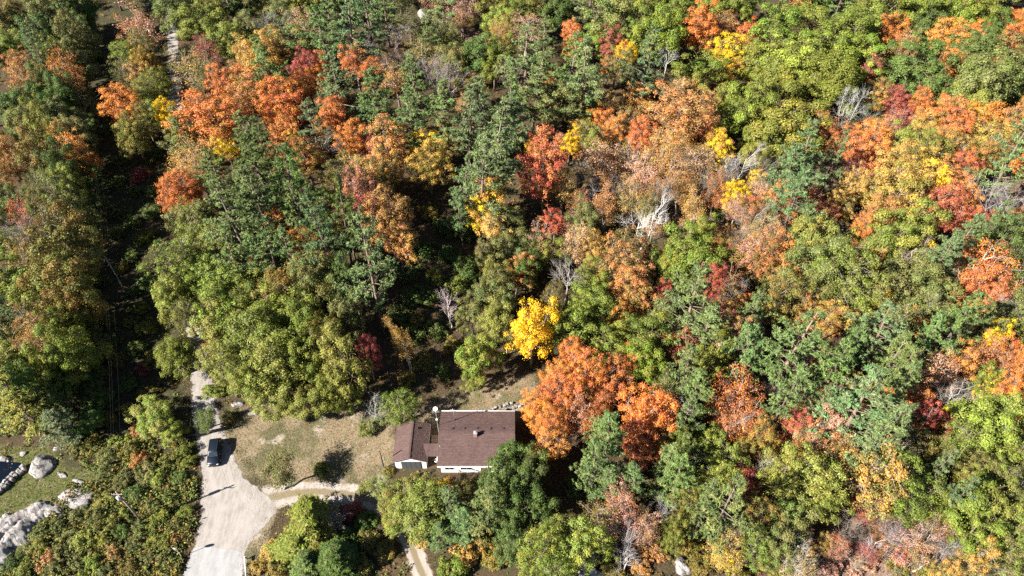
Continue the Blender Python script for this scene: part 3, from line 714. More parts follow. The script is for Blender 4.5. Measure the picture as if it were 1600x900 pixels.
# x y crown-width(px of the photograph) kind+colour [height factor]
TREES = """
20 30 48 Ob;70 14 45 Md;112 45 42 Ml;82 40 42 Oo;28 105 44 Ma;62 85 44 Pt;45 135 45 Sn;92 108 38 Mg;108 128 40 Sr;30 162 60 Od;82 165 44 Od;38 198 52 Oo;95 195 44 Oo;8 242 48 Mn;4 275 40 Mn;62 242 52 Ob;125 243 48 Mr;38 258 34 Sp;110 288 42 Ol;60 285 42 So;20 65 44 Og;130 15 44 Od;112 85 36 Oo;70 205 40 Ol;100 225 36 Oa
215 47 56 Sn;200 90 36 Ml;236 108 36 Ma;246 130 38 Ml;196 122 38 So;230 152 40 Ml;243 178 38 Ml;193 172 48 Mr;206 206 58 Mb;258 184 26 My;290 198 32 Sk;268 205 26 My;216 272 42 Uk;226 82 36 Mb;218 125 34 Ma;225 185 36 Mb
278 22 50 Oo;312 32 56 Og;333 22 36 Ob;376 14 44 Od;356 58 62 Og;388 86 48 Ma;302 102 60 So;322 78 40 Sk;345 128 38 Mc;334 188 78 Mc;352 226 42 Ma;294 215 52 Oo;300 252 60 Sa;286 298 44 Mc;340 268 58 Pd;330 122 34 So;375 120 40 Mc;382 165 46 Mn;312 160 36 Sn;385 205 44 Pg;318 285 50 Sa
405 14 38 Oo;422 46 50 Be;470 38 50 Sp;482 8 44 Og;460 66 60 Oo;512 28 48 Pg;412 82 60 Ma;420 108 66 Pg;478 103 40 Mk;540 42 72 Pt;577 32 60 Pt;506 62 50 Pg;527 125 66 Pt;557 106 42 Mc;582 122 34 Mr;505 108 26 Mc;575 76 48 Be;440 20 40 Oo;395 52 40 Oo;440 45 36 Bn
405 152 62 Mc;440 168 60 Mc;455 146 36 Ma;485 132 38 Mr;442 202 54 Mr;490 192 54 Pt;520 186 50 Mc;414 232 50 Pd;432 240 36 Mc;456 226 28 Ma;410 266 80 Pd;452 288 82 Pd;506 236 50 Be;552 226 42 Mc;580 222 38 Mk;606 240 64 Ma;656 232 42 Ma;556 272 58 Ma;602 276 60 Ma;670 266 50 Ma;540 294 50 Mb;590 164 70 Pg;650 132 54 Pg;645 182 62 Pg;690 182 66 Pg;746 140 36 Mb;722 168 24 Sn;700 102 50 Oo;680 120 44 Be;750 90 60 Od;772 108 42 Og;782 86 42 Og;520 160 36 Mn;620 130 40 So;600 110 42 Bn;470 170 34 Mk;480 250 44 Mn
700 60 36 Ml;690 48 40 So;720 14 50 Sp;750 14 50 Ol;786 34 42 Ol;620 60 50 Be;660 78 50 Sb;612 98 40 Bn;642 98 40 Be;704 118 42 Be;742 176 70 Pt;760 232 104 Pt;744 284 82 Pt;796 128 40 Bn;792 160 44 Pg;724 32 38 Sn;640 35 40 So;600 10 44 Pt;630 10 40 So;680 12 44 Sp;670 55 36 Pg;780 60 36 Sn;730 200 60 Pt;700 225 44 Ob;715 290 50 Pt
815 24 52 Og;870 14 58 Od;820 52 50 Sp;850 56 40 Pg;896 52 36 Mc;893 72 32 Mr;945 30 78 Oo;930 62 42 Og;1010 14 60 Og;1052 20 52 Og;1032 60 72 Og;1000 54 60 Og;960 72 42 Mk;820 92 76 Pg;890 102 80 Pg;912 132 70 Pt;832 140 60 Pg;962 102 40 Mb;1002 108 64 Pt;950 106 22 Mr;976 96 28 My;1040 96 40 Be;1095 50 62 Mr;1135 46 48 Sn;1160 14 50 Og;1110 14 60 Og;1140 86 50 My;1134 112 42 Ma;1175 64 40 Mr;1095 112 64 Og;1080 132 46 Ol;1045 145 38 We;995 156 40 Ma;870 166 60 Oo;906 168 44 Ol;860 152 32 Mr;808 178 60 Pt;950 172 40 Sa;976 196 42 Mn;940 182 36 Mr;850 258 60 Mz 1.75;836 226 26 My;890 226 30 My;922 222 38 Ml;1048 190 80 Mn;1090 182 52 Mn;1000 216 40 Mc;960 206 34 Mr;1110 166 30 Ma;1136 162 34 Ol;1172 172 74 Og;1096 212 36 Mk;1120 226 42 Ma;1060 238 42 Sa;1072 220 28 Ma;1030 250 60 Sn;980 250 60 Sp;940 256 60 Sp;1090 262 60 Sp;1152 262 50 Be;910 272 46 Be;1182 242 40 Ol;1002 284 50 Sp;1052 284 58 Sn;1120 284 42 Sn;1180 288 28 Ma;1028 150 36 Og;1180 100 50 Og;790 200 50 Pt
1215 58 76 Og;1262 36 80 Og;1302 80 82 Og;1242 108 86 Og;1196 98 70 Og;1290 136 76 Og;1332 48 70 Og;1348 96 56 Og;1216 150 72 Og;1226 198 88 Og;1372 18 66 Og;1430 18 66 Og;1482 24 60 Og;1542 28 60 Og;1522 14 34 Mc;1556 52 50 Od;1390 55 42 Mc;1412 70 42 Sn;1440 42 50 Od;1430 104 80 Od;1444 134 60 Od;1480 66 46 Mr;1482 96 42 Ma;1526 50 42 Mr;1526 80 58 Od;1520 108 44 Oo;1482 110 26 Mc;1552 106 30 Sc;1586 38 36 Mr;1576 70 42 Mr;1582 96 58 Oo;1360 112 40 Mk;1370 146 36 Ma;1402 156 36 Mk;1412 186 38 Sk;1436 166 28 Mr;1326 168 48 Be 1.2;1364 188 46 Be;1290 196 32 Sc;1320 216 42 Mc;1460 140 40 Sn;1540 140 90 Oo;1510 166 60 Ol;1592 150 58 Od;1450 196 46 Ma;1476 198 52 Mc;1546 186 60 Mr;1582 202 44 Mn;1546 216 58 Ma;1366 222 58 Mc;1346 246 50 Mr;1406 232 50 Ol;1442 240 58 Ml;1500 236 50 Ma;1506 260 42 Mk;1396 272 58 Ma;1370 288 44 Mn;1450 266 52 Ma;1492 288 50 Mr;1262 250 72 Pt;1236 276 70 Pt;1300 250 50 Pt;1582 258 72 Pt;1556 242 40 Sn;1332 272 42 Sk;1340 125 40 Og;1190 210 54 Og;1470 225 44 Ma;1525 250 40 Ma;1385 200 40 Sn
10 312 42 Od;70 320 34 Oo;112 336 52 Oo;36 330 46 Sk;76 352 58 Sb;10 382 50 Ol;26 446 70 Ol;50 376 52 Be;106 398 80 Ob;96 440 76 Ob;118 470 60 Ob;16 490 44 Pt;100 506 50 Og;20 524 50 Oo;60 520 48 Sn;102 552 66 Og;20 572 60 Ol;72 580 42 Ol;76 602 46 Og;45 410 44 So;40 550 40 Sn;50 500 40 So;8 345 36 Oo;85 300 40 So
224 370 42 Ug;238 330 40 Ud;208 346 36 Ud;252 382 36 Ud;232 442 40 Ud;220 482 36 Ul;226 512 42 Ul;216 542 40 Ud;170 502 30 Ub;240 562 46 Ub;222 575 30 Uk;190 330 34 Ud;205 400 36 Ud;185 365 34 Ud;180 560 36 Ub;200 600 36 Ud;160 620 40 Ud;230 610 36 Ub;255 480 34 Ul;190 420 30 Ub;165 440 30 Ud;240 300 36 Ud;180 285 32 Ud;210 300 32 Ud;160 580 30 Ub;175 535 30 Ud;205 505 28 Ub;180 250 30 Ud;240 240 34 Ud;210 455 30 Ud;160 140 28 Ud;150 90 28 Ud;165 200 30 Ud;195 640 32 Ub;170 655 30 Ub
280 312 46 Mc;290 346 60 Mo;300 382 60 Mg;276 426 58 Ml;270 472 54 Ol;290 492 46 So;276 556 62 Ml 0.7;344 390 60 Ml;370 350 70 Pg;396 330 52 Pg;350 442 72 Og;344 500 70 Ol;386 462 60 Og;370 546 72 Ml;352 582 60 Ml;392 592 60 Mg;329 552 26 Sc 0.7;315 330 46 Oo;322 420 50 Ol;330 470 50 Og;362 410 54 Pg;300 440 46 Mg;420 560 60 Og;400 510 60 Mg;330 610 30 Ul
410 322 70 Pg;470 322 72 Pd;438 358 44 Mr;465 376 36 Ol;420 396 70 Pg;515 366 66 Pt;576 406 86 Pt;545 360 36 Mb;590 336 54 Mk;612 356 58 Mn;622 386 42 Mn;570 316 42 Mn;506 426 40 Mn;480 400 46 Mn;416 430 32 Mk;490 442 58 Oo;442 452 70 Mo;430 502 88 Og;420 542 88 Og;476 502 60 Og;545 502 50 Oo;512 522 50 Mb;442 572 80 Ml;540 575 66 Ol;576 556 30 Mk;512 570 24 Ma;500 345 44 Pd;455 415 50 Pg;530 330 50 Pd;520 290 44 Mb;490 560 54 Og;390 400 50 Pg;540 440 50 Md
660 386 40 Ud;722 412 44 Ud;682 432 32 Ul;652 462 48 Ud;702 482 38 Be;640 522 44 Ud;636 545 28 Wa;637 590 30 Ub;690 350 40 Ud;730 360 40 Ud;700 395 36 Ud;670 330 36 Ub;640 425 40 Ud;715 445 36 Ul;680 510 40 Ud;710 540 34 Ub;660 560 34 Ub;690 580 30 Ud;620 490 36 Ud;735 430 34 Ud;650 500 30 Ub;720 330 36 Pt;760 322 60 Ma;772 352 50 Ma;794 392 50 Oo;762 404 34 Oo;770 462 54 Oo;774 502 54 Ol;792 522 34 Wo;752 566 58 Ol;740 594 34 Og 0.6;738 490 40 Oo;770 430 44 Ob;800 350 40 Oo
868 345 36 Mz;846 376 44 Sp;910 352 42 Oo;900 382 48 Sp;930 386 42 Ma;816 392 50 Oo;826 422 42 Od;806 428 34 Mn;885 432 62 Be;916 442 34 Ml;926 482 64 Og;896 512 76 Og;938 458 42 Og;832 516 66 My 1.35;966 402 64 Mn;990 422 56 Mn;986 456 60 Mn;962 502 42 Mr;1005 362 62 Be 1.1;1076 402 82 Og;1050 422 50 Og;1096 372 42 Og;1126 386 36 Mc;1036 456 28 Mk;1080 482 92 Pg;1106 506 62 Pg;1110 442 46 Mk;1136 448 42 Sk;1150 458 36 Be;1130 502 50 Mk;1060 536 50 Sk;1010 526 76 Og;950 546 50 Og;1010 566 64 Og;976 560 42 Mr;905 590 56 Mr;866 592 46 Mr;960 596 50 Mc;1080 562 50 Oo;1110 572 60 Og;1070 592 60 Pg;1186 540 72 Pt;1176 492 54 Pt;1150 382 42 Bn;1172 402 50 Sp;1186 370 42 Sn;1192 412 50 Mn;1166 350 48 Be;985 312 46 Sa;1010 332 40 Sb;1122 332 30 Ud;1172 330 40 Mc;1140 312 32 My;1030 402 32 Sb;860 462 34 Sb;945 325 40 Wn;1085 330 40 Wa;880 300 44 Sa;1040 490 44 So;1150 540 50 Mn;1035 545 40 Sk;930 425 34 Ml;870 395 40 Ol;1140 410 40 Ob;1150 480 36 Mn;1060 300 44 Wn;1020 300 40 Sn;1120 300 40 Sr
1240 316 70 Pt;1210 322 36 Ma;1236 338 44 Sr;1286 340 38 Mk;1312 326 38 Ma;1210 386 42 Sp;1222 412 58 Mc;1266 376 74 Ol;1306 386 44 Bn;1340 368 42 Mr;1400 372 80 Ol;1370 392 46 Sg;1400 312 78 Ma;1380 342 58 Mn;1466 330 58 Mz;1506 346 42 Mz;1500 312 48 Mr;1552 318 80 Be;1562 346 60 Pt;1586 356 48 Mc;1496 386 62 Pt;1470 412 60 Pt;1562 382 70 Md;1530 426 90 Sc;1516 452 60 Mc;1416 402 58 Be;1440 410 36 Sa;1346 420 44 Sc;1362 410 24 My;1280 430 86 Oo;1312 452 80 Mo;1270 466 70 Mo;1216 472 60 Mb;1250 492 42 Mn;1290 502 46 Mn;1366 466 46 Sa;1420 442 88 Oo;1450 462 70 Oo;1402 498 56 Wo 1.1;1346 496 52 Sl;1426 506 42 Mr;1240 540 102 Pg;1380 530 72 Pt;1300 570 70 Pg;1402 560 72 Pg;1422 582 60 Pg;1490 512 72 Pg;1460 532 60 Pg;1552 512 70 Oo;1590 462 50 Sg;1546 542 36 My;1496 572 52 Mr;1530 562 54 Sc;1576 562 50 Mc;1540 592 42 Ml;1460 582 58 Sp;1440 562 42 Be;1586 522 42 Og;1560 500 50 Be;1350 300 50 Ma;1425 350 46 Og;1590 420 44 Md;1260 300 40 Sk;1330 300 44 Ma;1440 300 50 Ma;1540 470 44 Mc;1210 440 44 Sb;1330 410 40 Sb;1340 540 50 Pg;1590 590 46 Mc
22 612 80 Pl 0.7;42 642 70 Pl 0.6;82 626 50 Od;92 660 60 Pt 0.55;142 652 56 Ud;120 675 44 Ud;238 648 56 Ol 0.5;270 676 34 Ol 0.4;288 704 36 Ul;14 666 40 Uo;214 672 32 Un;172 712 50 Uo;202 702 46 Ub;160 734 40 Uo;230 735 48 Uo;262 722 48 Ul;291 722 34 Ug;246 748 40 Ul;182 690 40 Ul;216 718 40 Un;120 700 36 Uo;145 690 34 Ub;280 745 34 Ud;195 742 40 Uo;50 600 50 Od;10 640 50 Pg 0.6
162 785 42 Ul;150 802 42 Uo;172 818 40 Ul;196 802 30 Ul;252 802 36 Ug;286 802 34 Ug;220 824 36 Uo;240 846 38 Ul;190 828 32 Ud;60 836 46 Uo;92 818 42 Uo;130 846 50 Ul;100 862 46 Uo;70 872 44 Un;38 888 40 Ul;142 882 46 Ul;180 862 40 Un;200 888 40 Ub;230 872 36 Uo;272 818 30 Uo;18 880 38 Ud;120 806 36 Uo;262 778 36 Ud;212 772 40 Ud;186 760 34 Uo;110 835 36 Uo;150 825 36 Uo;240 818 34 Ul;210 850 36 Uo;160 845 34 Ul;120 882 36 Uo;260 845 32 Ul;255 870 34 Uo;85 890 40 Uo;60 855 36 Ul;165 895 36 Uo;235 790 34 Uo;275 840 26 Un
426 622 60 Ol 0.7;476 622 60 Ol 0.7;512 606 52 Og;586 642 44 Be 0.6;576 668 32 Uo;624 636 52 Ml 0.7;545 620 40 Ol 0.6;434 746 58 Wo 0.55;500 733 26 Ug;480 815 84 Hl 0.6;452 850 60 Hl 0.5;520 872 72 Hd 0.6;426 862 40 Ua;430 886 40 Ub;526 812 34 Be 0.7;545 800 34 Uk;600 764 46 Ml 0.55;640 778 66 Mb 0.6;660 802 80 Ml 0.7;620 806 46 Ml 0.6;700 768 44 Ma 0.55;735 774 44 Mb 0.55;700 792 56 Pt 0.6;722 822 52 Pt 0.6;762 792 70 Pg 0.7;786 752 66 Od 0.8;816 752 60 Od 0.8;806 714 46 Od 0.85;834 730 56 Od;792 806 60 Od 0.8;832 792 60 Od;732 862 50 Ua;712 886 50 Ug;772 872 42 Ub;602 862 40 Ub;576 848 40 Ub;562 884 44 Ub;655 840 34 Ua;685 835 50 Pt 0.5;540 840 40 Ud;570 815 36 Ud;800 850 50 Od;755 840 44 Ub;480 885 50 Hg 0.5;400 885 30 Ua;320 652 36 Wd 0.5;360 650 24 Ub;606 736 18 Ub;570 762 24 Ul
842 642 46 Mr;872 616 50 Mc;905 652 50 Sn;935 625 46 Mc;852 698 50 Mr;880 690 44 Bn;1010 650 70 Mc;1000 690 58 Mc;1004 716 34 Mk;956 692 84 Pg;930 735 56 Pg;962 762 56 Pg 0.7;1052 720 60 Pg;1062 752 60 Pg;1002 742 52 Pg;1040 622 58 So;1060 645 44 Be;1082 612 60 Pg;1072 662 50 Pg;1130 642 50 Sc;1150 622 78 Sc;1142 662 50 Be;1172 652 50 Sc;1100 692 52 Og;1080 722 50 Od;1132 722 60 Ml;1110 762 58 Ml;1160 748 52 Mk;1132 792 80 Pg;1190 742 44 Be;1100 802 54 Pg;970 802 60 Sn;942 822 58 Sb;842 852 60 Ml;872 842 58 Ml;902 852 68 Ol;932 852 50 Mg;982 868 56 Be;1040 795 40 Be 1.3;1062 795 42 Mb;1050 832 42 Mb;1132 862 50 Sa;1172 858 50 Ml;1002 888 34 Un;1080 850 44 Ub;1020 860 44 Un;1090 885 40 Ub;860 888 50 Mg;960 890 40 Ub;900 760 40 Ud;1000 830 44 Sn;1030 690 44 So;1180 700 50 Ob;1190 800 50 Mo;1150 890 44 Ub;1060 685 44 Mg
1220 630 60 Pg;1272 632 42 Pg;1242 656 44 Sn;1230 668 40 Mk;1280 672 66 Mn;1342 652 102 Pt;1372 692 80 Pt;1402 622 72 Pg;1430 642 50 Mc;1442 672 50 Mk;1472 656 32 My;1482 632 58 Be;1540 612 28 My;1582 612 46 Mc;1532 672 90 Ol;1572 652 68 Ml;1502 692 70 Sg;1592 702 50 Ml;1430 702 50 Mb;1360 742 98 Mo;1412 732 60 Mb;1392 758 84 Mg;1452 762 70 Sg;1252 742 90 Ml;1220 762 60 Ml;1292 782 70 Mg;1242 812 60 Oo;1466 732 36 Pt;1502 782 50 Pt;1542 792 90 Og;1522 832 80 Og;1512 736 42 Ml;1562 746 50 Ml;1592 762 44 Be;1478 800 46 Og;1210 842 60 Oo;1232 872 50 Be;1582 852 70 Ml;1532 886 50 Mo;1482 892 42 Mo;1330 832 50 Bp;1392 828 50 Bp;1422 852 50 Sp;1402 886 40 Ub;1442 842 50 Be;1300 720 44 Sb;1260 700 44 Sn;1310 700 46 Sn;1470 830 44 Sn;1250 890 44 So;1300 885 36 Up;1350 880 36 Up;1450 885 40 Ub;1200 690 44 Ma;1470 700 46 Oo;1580 790 44 Oo;1560 700 44 Og;1200 880 44 Ub
-6 -22 41 Ma;46 -24 40 Og;75 -20 55 Pg;120 -23 54 Sn;174 -22 43 Og;215 -23 38 Mb;259 -14 46 Od;300 -22 47 Mb;350 -25 57 Pt;395 -18 45 Oo;434 -19 46 Og;480 -26 47 Ol;524 -13 54 Od;572 -20 57 Pg;616 -19 43 Od;656 -22 39 Og;692 -19 58 Pg;751 -18 58 Mr;789 -24 44 Og;836 -12 44 Mb;881 -22 43 Pt;924 -15 56 Pt;961 -12 48 Og;1000 -15 45 Pg;1050 -25 48 Oo;1096 -19 38 Og;1142 -15 40 Pg;1185 -26 48 Pg;1229 -24 58 Ma;1265 -22 57 Od;1321 -22 42 Pg;1363 -17 43 Pt;1395 -21 39 Mr;1444 -21 49 Pg;1486 -19 44 Ma;1533 -25 39 Og;1572 -15 43 Ol;1619 -17 39 Sn
-28 20 50 Pg;-28 90 50 Oo;-28 160 50 Ob;-28 230 50 Od;-28 300 50 Od;-28 370 50 Ob;-28 440 50 Pg;-28 510 50 Oo;-28 580 50 Pg;1622 20 52 Oo;1622 98 52 Oo;1622 176 52 Mr;1622 254 52 Mr;1622 332 52 Mr;1622 410 52 Og;1622 488 52 Oo;1622 566 52 Mr;1622 644 52 Mr;1622 722 52 Oo;1622 800 52 Mr;1622 878 52 Oo
930 300 34 Be 1.3;962 306 34 Bn 1.3;1038 312 34 Be 1.3;1098 305 36 Bn 1.3;1140 288 34 Be 1.2;1012 262 36 Bn 1.2;1068 262 34 Be 1.2;905 318 34 Sn;1150 325 34 Sp;1190 310 36 Sp;1200 345 36 Bn;1075 345 28 Up;1110 352 26 Ub;960 345 26 Ub;1040 350 26 Un;1310 865 26 Bp 0.6;1350 850 28 Bp 0.6;1380 860 28 Be 0.7;1410 830 30 Bp 0.7;1370 815 30 Bn 0.7;1290 860 30 Bn 0.6;1335 895 26 Up;1430 875 28 Bp 0.7;1480 850 30 Be;1390 895 26 Bp 0.5
1247 855 30 Be 0.8;1085 748 27 Be 1.1;1237 383 33 Bn 1.1;1167 533 38 Be 0.9;1137 749 38 Be 0.8;1135 391 33 Bn 0.9;1359 851 29 Be 0.9;1332 760 29 Be 0.9;1183 278 28 Bn 1.1;1425 432 26 Be 0.9;1525 666 39 Be 0.9;1236 578 26 Bp 0.9;1195 825 39 Bp 0.8;1451 487 30 Be 1.1;1227 492 37 Bp 0.9;1127 640 26 Be 0.8;1260 574 37 Bn 0.9;1185 302 40 Be 0.8;1464 405 30 Be 1.1;1138 400 30 Bn 1.0;1220 618 31 Bp 1.0;1315 471 40 Bn 1.1;1483 864 35 Be 1.0;1123 285 26 Bp 1.0;1504 648 31 Be 1.1;1409 706 37 Be 1.1;1490 462 38 Be 0.9;1591 409 39 Bn 1.1;1385 344 35 Bn 0.9;1166 412 27 Be 1.1
1049 834 33 Bp 0.8;1487 445 33 Bp 1.0;1588 341 31 Be 0.9;1395 503 38 Be 1.0;1586 577 31 Bn 1.0;1350 535 40 Be 0.9;1292 544 28 Be 1.0;937 841 40 Be 1.1;1396 835 36 Be 1.1;1199 297 39 Be 0.9;1477 617 35 Be 0.9;1142 602 29 Be 1.1;981 843 28 Be 1.1;1148 513 29 Be 1.1;1396 842 35 Be 0.9;994 810 28 Bn 1.0;1595 336 32 Bp 1.0;1055 299 27 Be 0.9;924 874 30 Be 0.9;1355 680 34 Bn 1.1;1144 553 38 Be 1.0;1402 673 36 Be 1.0;1145 825 35 Be 1.1;1416 627 39 Bp 1.0;1561 592 30 Bn 1.1;1192 266 34 Bp 0.9;1340 878 27 Bp 0.8;1405 375 34 Bn 1.0;942 302 27 Bp 1.0;1086 726 33 Be 0.9
1123 307 29 Bn 1.0;946 329 29 Be 0.9;1294 693 29 Bp 1.0;1428 455 39 Bp 1.0;1489 873 40 Bn 0.8;1552 872 35 Be 1.0;1133 363 28 Yn;1499 842 32 Ya;1021 354 23 Yn;928 261 24 Ya;1546 631 28 Yn;1441 218 21 Yn;1303 569 21 Yl;1295 714 30 Yn;1106 227 32 Yl;1583 782 27 Yn;1178 408 22 Yn;908 348 30 Yp;1169 534 26 Yp;1301 640 23 Ya;1478 241 23 Yn;1304 579 26 Yn;1168 724 32 Yc;1163 844 26 Yn;1294 464 24 Yr;1049 692 23 Yn;1294 508 27 Yr;1302 854 29 Yc;1461 506 25 Yn;1411 386 28 Yr
1374 857 23 Yr;871 229 24 Yp;1145 400 30 Ya;1252 456 24 Ya;1380 625 28 Yr;1534 860 21 Yl;1508 246 26 Yn;1206 707 28 Yc;1373 630 24 Yl;1279 574 28 Yk;1258 774 24 Yk;1515 450 29 Yc;1329 599 20 Ya;885 348 32 Yn;1364 456 32 Yn;1170 679 22 Yn;1178 251 29 Ya;1224 253 25 Yl;1306 653 22 Ya;1254 854 29 Ya;1500 743 22 Yk;1043 270 30 Yk;957 263 30 Yc;1124 477 24 Ya;1139 304 23 Yl;1506 288 30 Yn;1443 582 27 Yp;1293 551 27 Yn;898 230 27 Ya;1059 238 30 Ya
1508 388 26 Ya;1356 531 21 Yl;1408 781 27 Yp;1517 209 21 Yk;1458 818 21 Yk;1511 535 24 Yn;1456 534 25 Yr;1345 782 29 Yk;1531 512 27 Ya;1598 728 23 Yr;1307 224 25 Ya;1527 399 31 Ya;1136 239 21 Yp;1004 205 28 Yn;1131 866 32 Ya;1399 512 32 Yl;1161 480 31 Yr;903 206 31 Ya;1232 700 32 Yl;1355 603 25 Ya;1030 669 27 Yl;1038 200 27 Yl;1388 570 31 Yc;1075 307 31 Yn;1052 685 23 Ya;1269 480 20 Yp;1178 510 30 Yn;951 215 29 Yp;878 280 22 Ya;1240 814 31 Yp
1234 652 22 Yk;1586 519 30 Yl;1141 733 26 Ya;70 60 48 Od;120 70 45 Oo;98 150 44 Od;125 110 41 Oo;60 150 44 Od;110 200 38 Oo;75 110 43 Ob;100 20 47 Oo;118 215 44 Oo;100 265 48 Od
129 30 34 Od 0.62;131 54 34 Oo 0.62;136 78 34 Od 0.62;135 102 30 Oo 0.62;130 126 34 Od 0.62;129 150 35 Oo 0.62;134 174 36 Oo 0.62;132 198 35 Od 0.62;129 222 35 Od 0.62;134 246 33 Od 0.62;144 270 36 Od 0.62;136 294 36 Od 0.62;138 318 36 Od 0.62;138 342 33 Oo 0.62;145 366 36 Oo 0.62;140 390 35 Oo 0.62;136 414 32 Od 0.62;134 438 31 Oo 0.62;137 462 32 Oo 0.62;146 486 35 Od 0.62;140 510 34 Oo 0.62;143 534 32 Oo 0.62;143 558 31 Od 0.62;144 582 30 Od 0.62;143 606 35 Od 0.62;145 630 36 Od 0.62;142 654 34 Od 0.62;105 40 35 Oo 0.7;103 70 36 Od 0.7;88 100 33 Od 0.7;105 130 39 Od 0.7;96 160 33 Od 0.7;89 190 32 Od 0.7;98 220 38 Od 0.7;86 250 32 Od 0.7;103 280 37 Oo 0.7;93 310 40 Od 0.7;86 340 36 Od 0.7;87 370 33 Oo 0.7;102 400 32 Od 0.7;98 430 36 Oo 0.7;93 460 34 Oo 0.7;86 490 37 Od 0.7;96 520 34 Od 0.7;97 550 39 Oo 0.7;97 580 40 Od 0.7;104 610 40 Od 0.7
1281 772 28 Yp;1251 642 25 Ya;1304 854 34 Yp;1594 679 28 Yc;1245 831 32 Yn;1558 825 30 Yk;1236 841 31 Yp;1374 833 25 Yc;1291 625 29 Yc;1245 708 33 Yc;1552 611 32 Yn;1411 870 23 Yk;1576 857 33 Ya;1292 856 25 Yn;1459 796 33 Ya;1521 700 22 Yn;1503 751 23 Yk;1354 806 25 Yk;1341 640 30 Yp;1571 789 34 Yk;1354 864 26 Yk;1372 751 32 Yr;1245 700 29 Yn;1383 759 25 Yn;1393 796 32 Ya;1543 782 32 Ya
860 668 40 Mr;925 665 42 Sr;890 630 44 Mr;912 618 36 Sa;880 655 38 Mc;948 585 40 Og;890 560 34 Mr
"""  # extra oaks lining the power line clearing are added to block low sun
HF = {'O': (5.5, 0.85), 'M': (6.0, 0.85), 'S': (6.0, 0.85), 'P': (9.0, 1.4), 'H': (5.0, 1.3), 'B': (6.0, 0.8), 'W': (6.5, 0.8), 'U': (0.2, 0.5), 'Y': (4.0, 0.9)}
CF = {'O': 0.58, 'M': 0.6, 'S': 0.6, 'P': 0.6, 'H': 0.5, 'B': 0.58, 'W': 0.6, 'U': 0.4, 'Y': 0.6}
rng = np.random.default_rng(5)
plan = []
for line in TREES.strip().splitlines():
    for e in line.split(';'):
        f = e.split()
        x, y, w, code = float(f[0]), float(f[1]), float(f[2]), f[3]
        fac = float(f[4]) if len(f) > 4 else 1.0
        K, cc = code[0], code[1]
        if K == 'U' and x < 320: w *= 0.8
        if K != 'U' and len(f) < 5 and 40 < x < 150 and y < 620: fac *= 1.35       # tall stand shading the power line clearing
        if K != 'U' and 470 < x < 640 and 290 < y < 600: fac *= 1.35     # tall stand shading the dark hollow
        h = 8.0
        for _ in range(4):
            p = at(x, y, h * CF[K])
            d = w * 1.06 / scale_at(p)
            h = (HF[K][0] + HF[K][1] * d) * fac
        g = at(x, y, h * CF[K])
        plan.append(dict(x=x, y=y, K=K, c=cc, d=d, h=h, gx=g.x, gy=g.y))
MODELS['Y'] = MODELS['M'][5:8] + MODELS['S'][:2]
_cur = {k: 0 for k in MODELS}
def jitter(c, r):
    k = 1 + rng.normal() * 0.10
    return tuple(float(max(0.01, v * k * (1 + rng.normal() * r))) for v in c)
TREE_OBJS = []
def plant(K, cc, gx_, gy_, d, h, extra=None):
    mods = MODELS[K]
    m = mods[(_cur[K] * 7 + int(rng.integers(0, 2))) % len(mods)]; _cur[K] += 1
    nm, cat, noun, grp = NOUN[K]
    gz_ = float(terrain(np.array(gx_), np.array(gy_)))
    root = empty(nm, (gx_, gy_, gz_), float(rng.random() * 6.283))
    sx = d / (2 * m['R']); sz = h / m['H']
    ax = 1 + float(np.clip(rng.normal() * 0.11, -.2, .2))
    root.scale = (sx * ax, sx / ax, sz * (1 + float(np.clip(rng.normal() * 0.07, -.15, .15))))
    if K != 'U': root.rotation_euler[0] = float(rng.normal() * 0.045); root.rotation_euler[1] = float(rng.normal() * 0.045)
    tr = bpy.data.objects.new('trunk', m['trunk']); col.objects.link(tr); tr.parent = root
    cr = bpy.data.objects.new('crown', m['crown']); col.objects.link(cr); cr.parent = root
    bk = BARK[K]
    if K == 'B' and cc in 'np': bk = (0.19, 0.15, 0.125)
    if K == 'B' and cc == 'e': k_ = float(rng.uniform(.75, 1.6)); bk = tuple(v * k_ for v in bk)
    bk = jitter(bk, 0.04)
    tr.color = (*bk, 1)
    if K == 'B':
        cr.color = (*bk, 1)
    else:
        w, a, b_ = LEAF[cc]
        if K in 'PH' and cc == 'g': a, b_ = (0.088, 0.126, 0.042), (0.120, 0.158, 0.052)
        cr.color = (*jitter(a, 0.06), 1)
        if K in 'MSY' and rng.random() < 0.7 and cc != 'y':
            alt = {'a': 'ynbo', 'r': 'ccrn', 'c': 'rrnb', 'k': 'cznb', 'z': 'cck', 'n': 'abpo', 'p': 'nnb', 'b': 'oog', 'l': 'ggo', 'o': 'gba'}.get(cc, cc)
            b_ = LEAF[alt[int(rng.integers(0, len(alt)))]][1]
        cr['c2'] = list(jitter(b_, 0.06)) + [1.0]
    tag(root, None, cat, grp)
    return root
for t in plan:
    t['obj'] = plant(t['K'], t['c'], t['gx'], t['gy'], t['d'], t['h'])
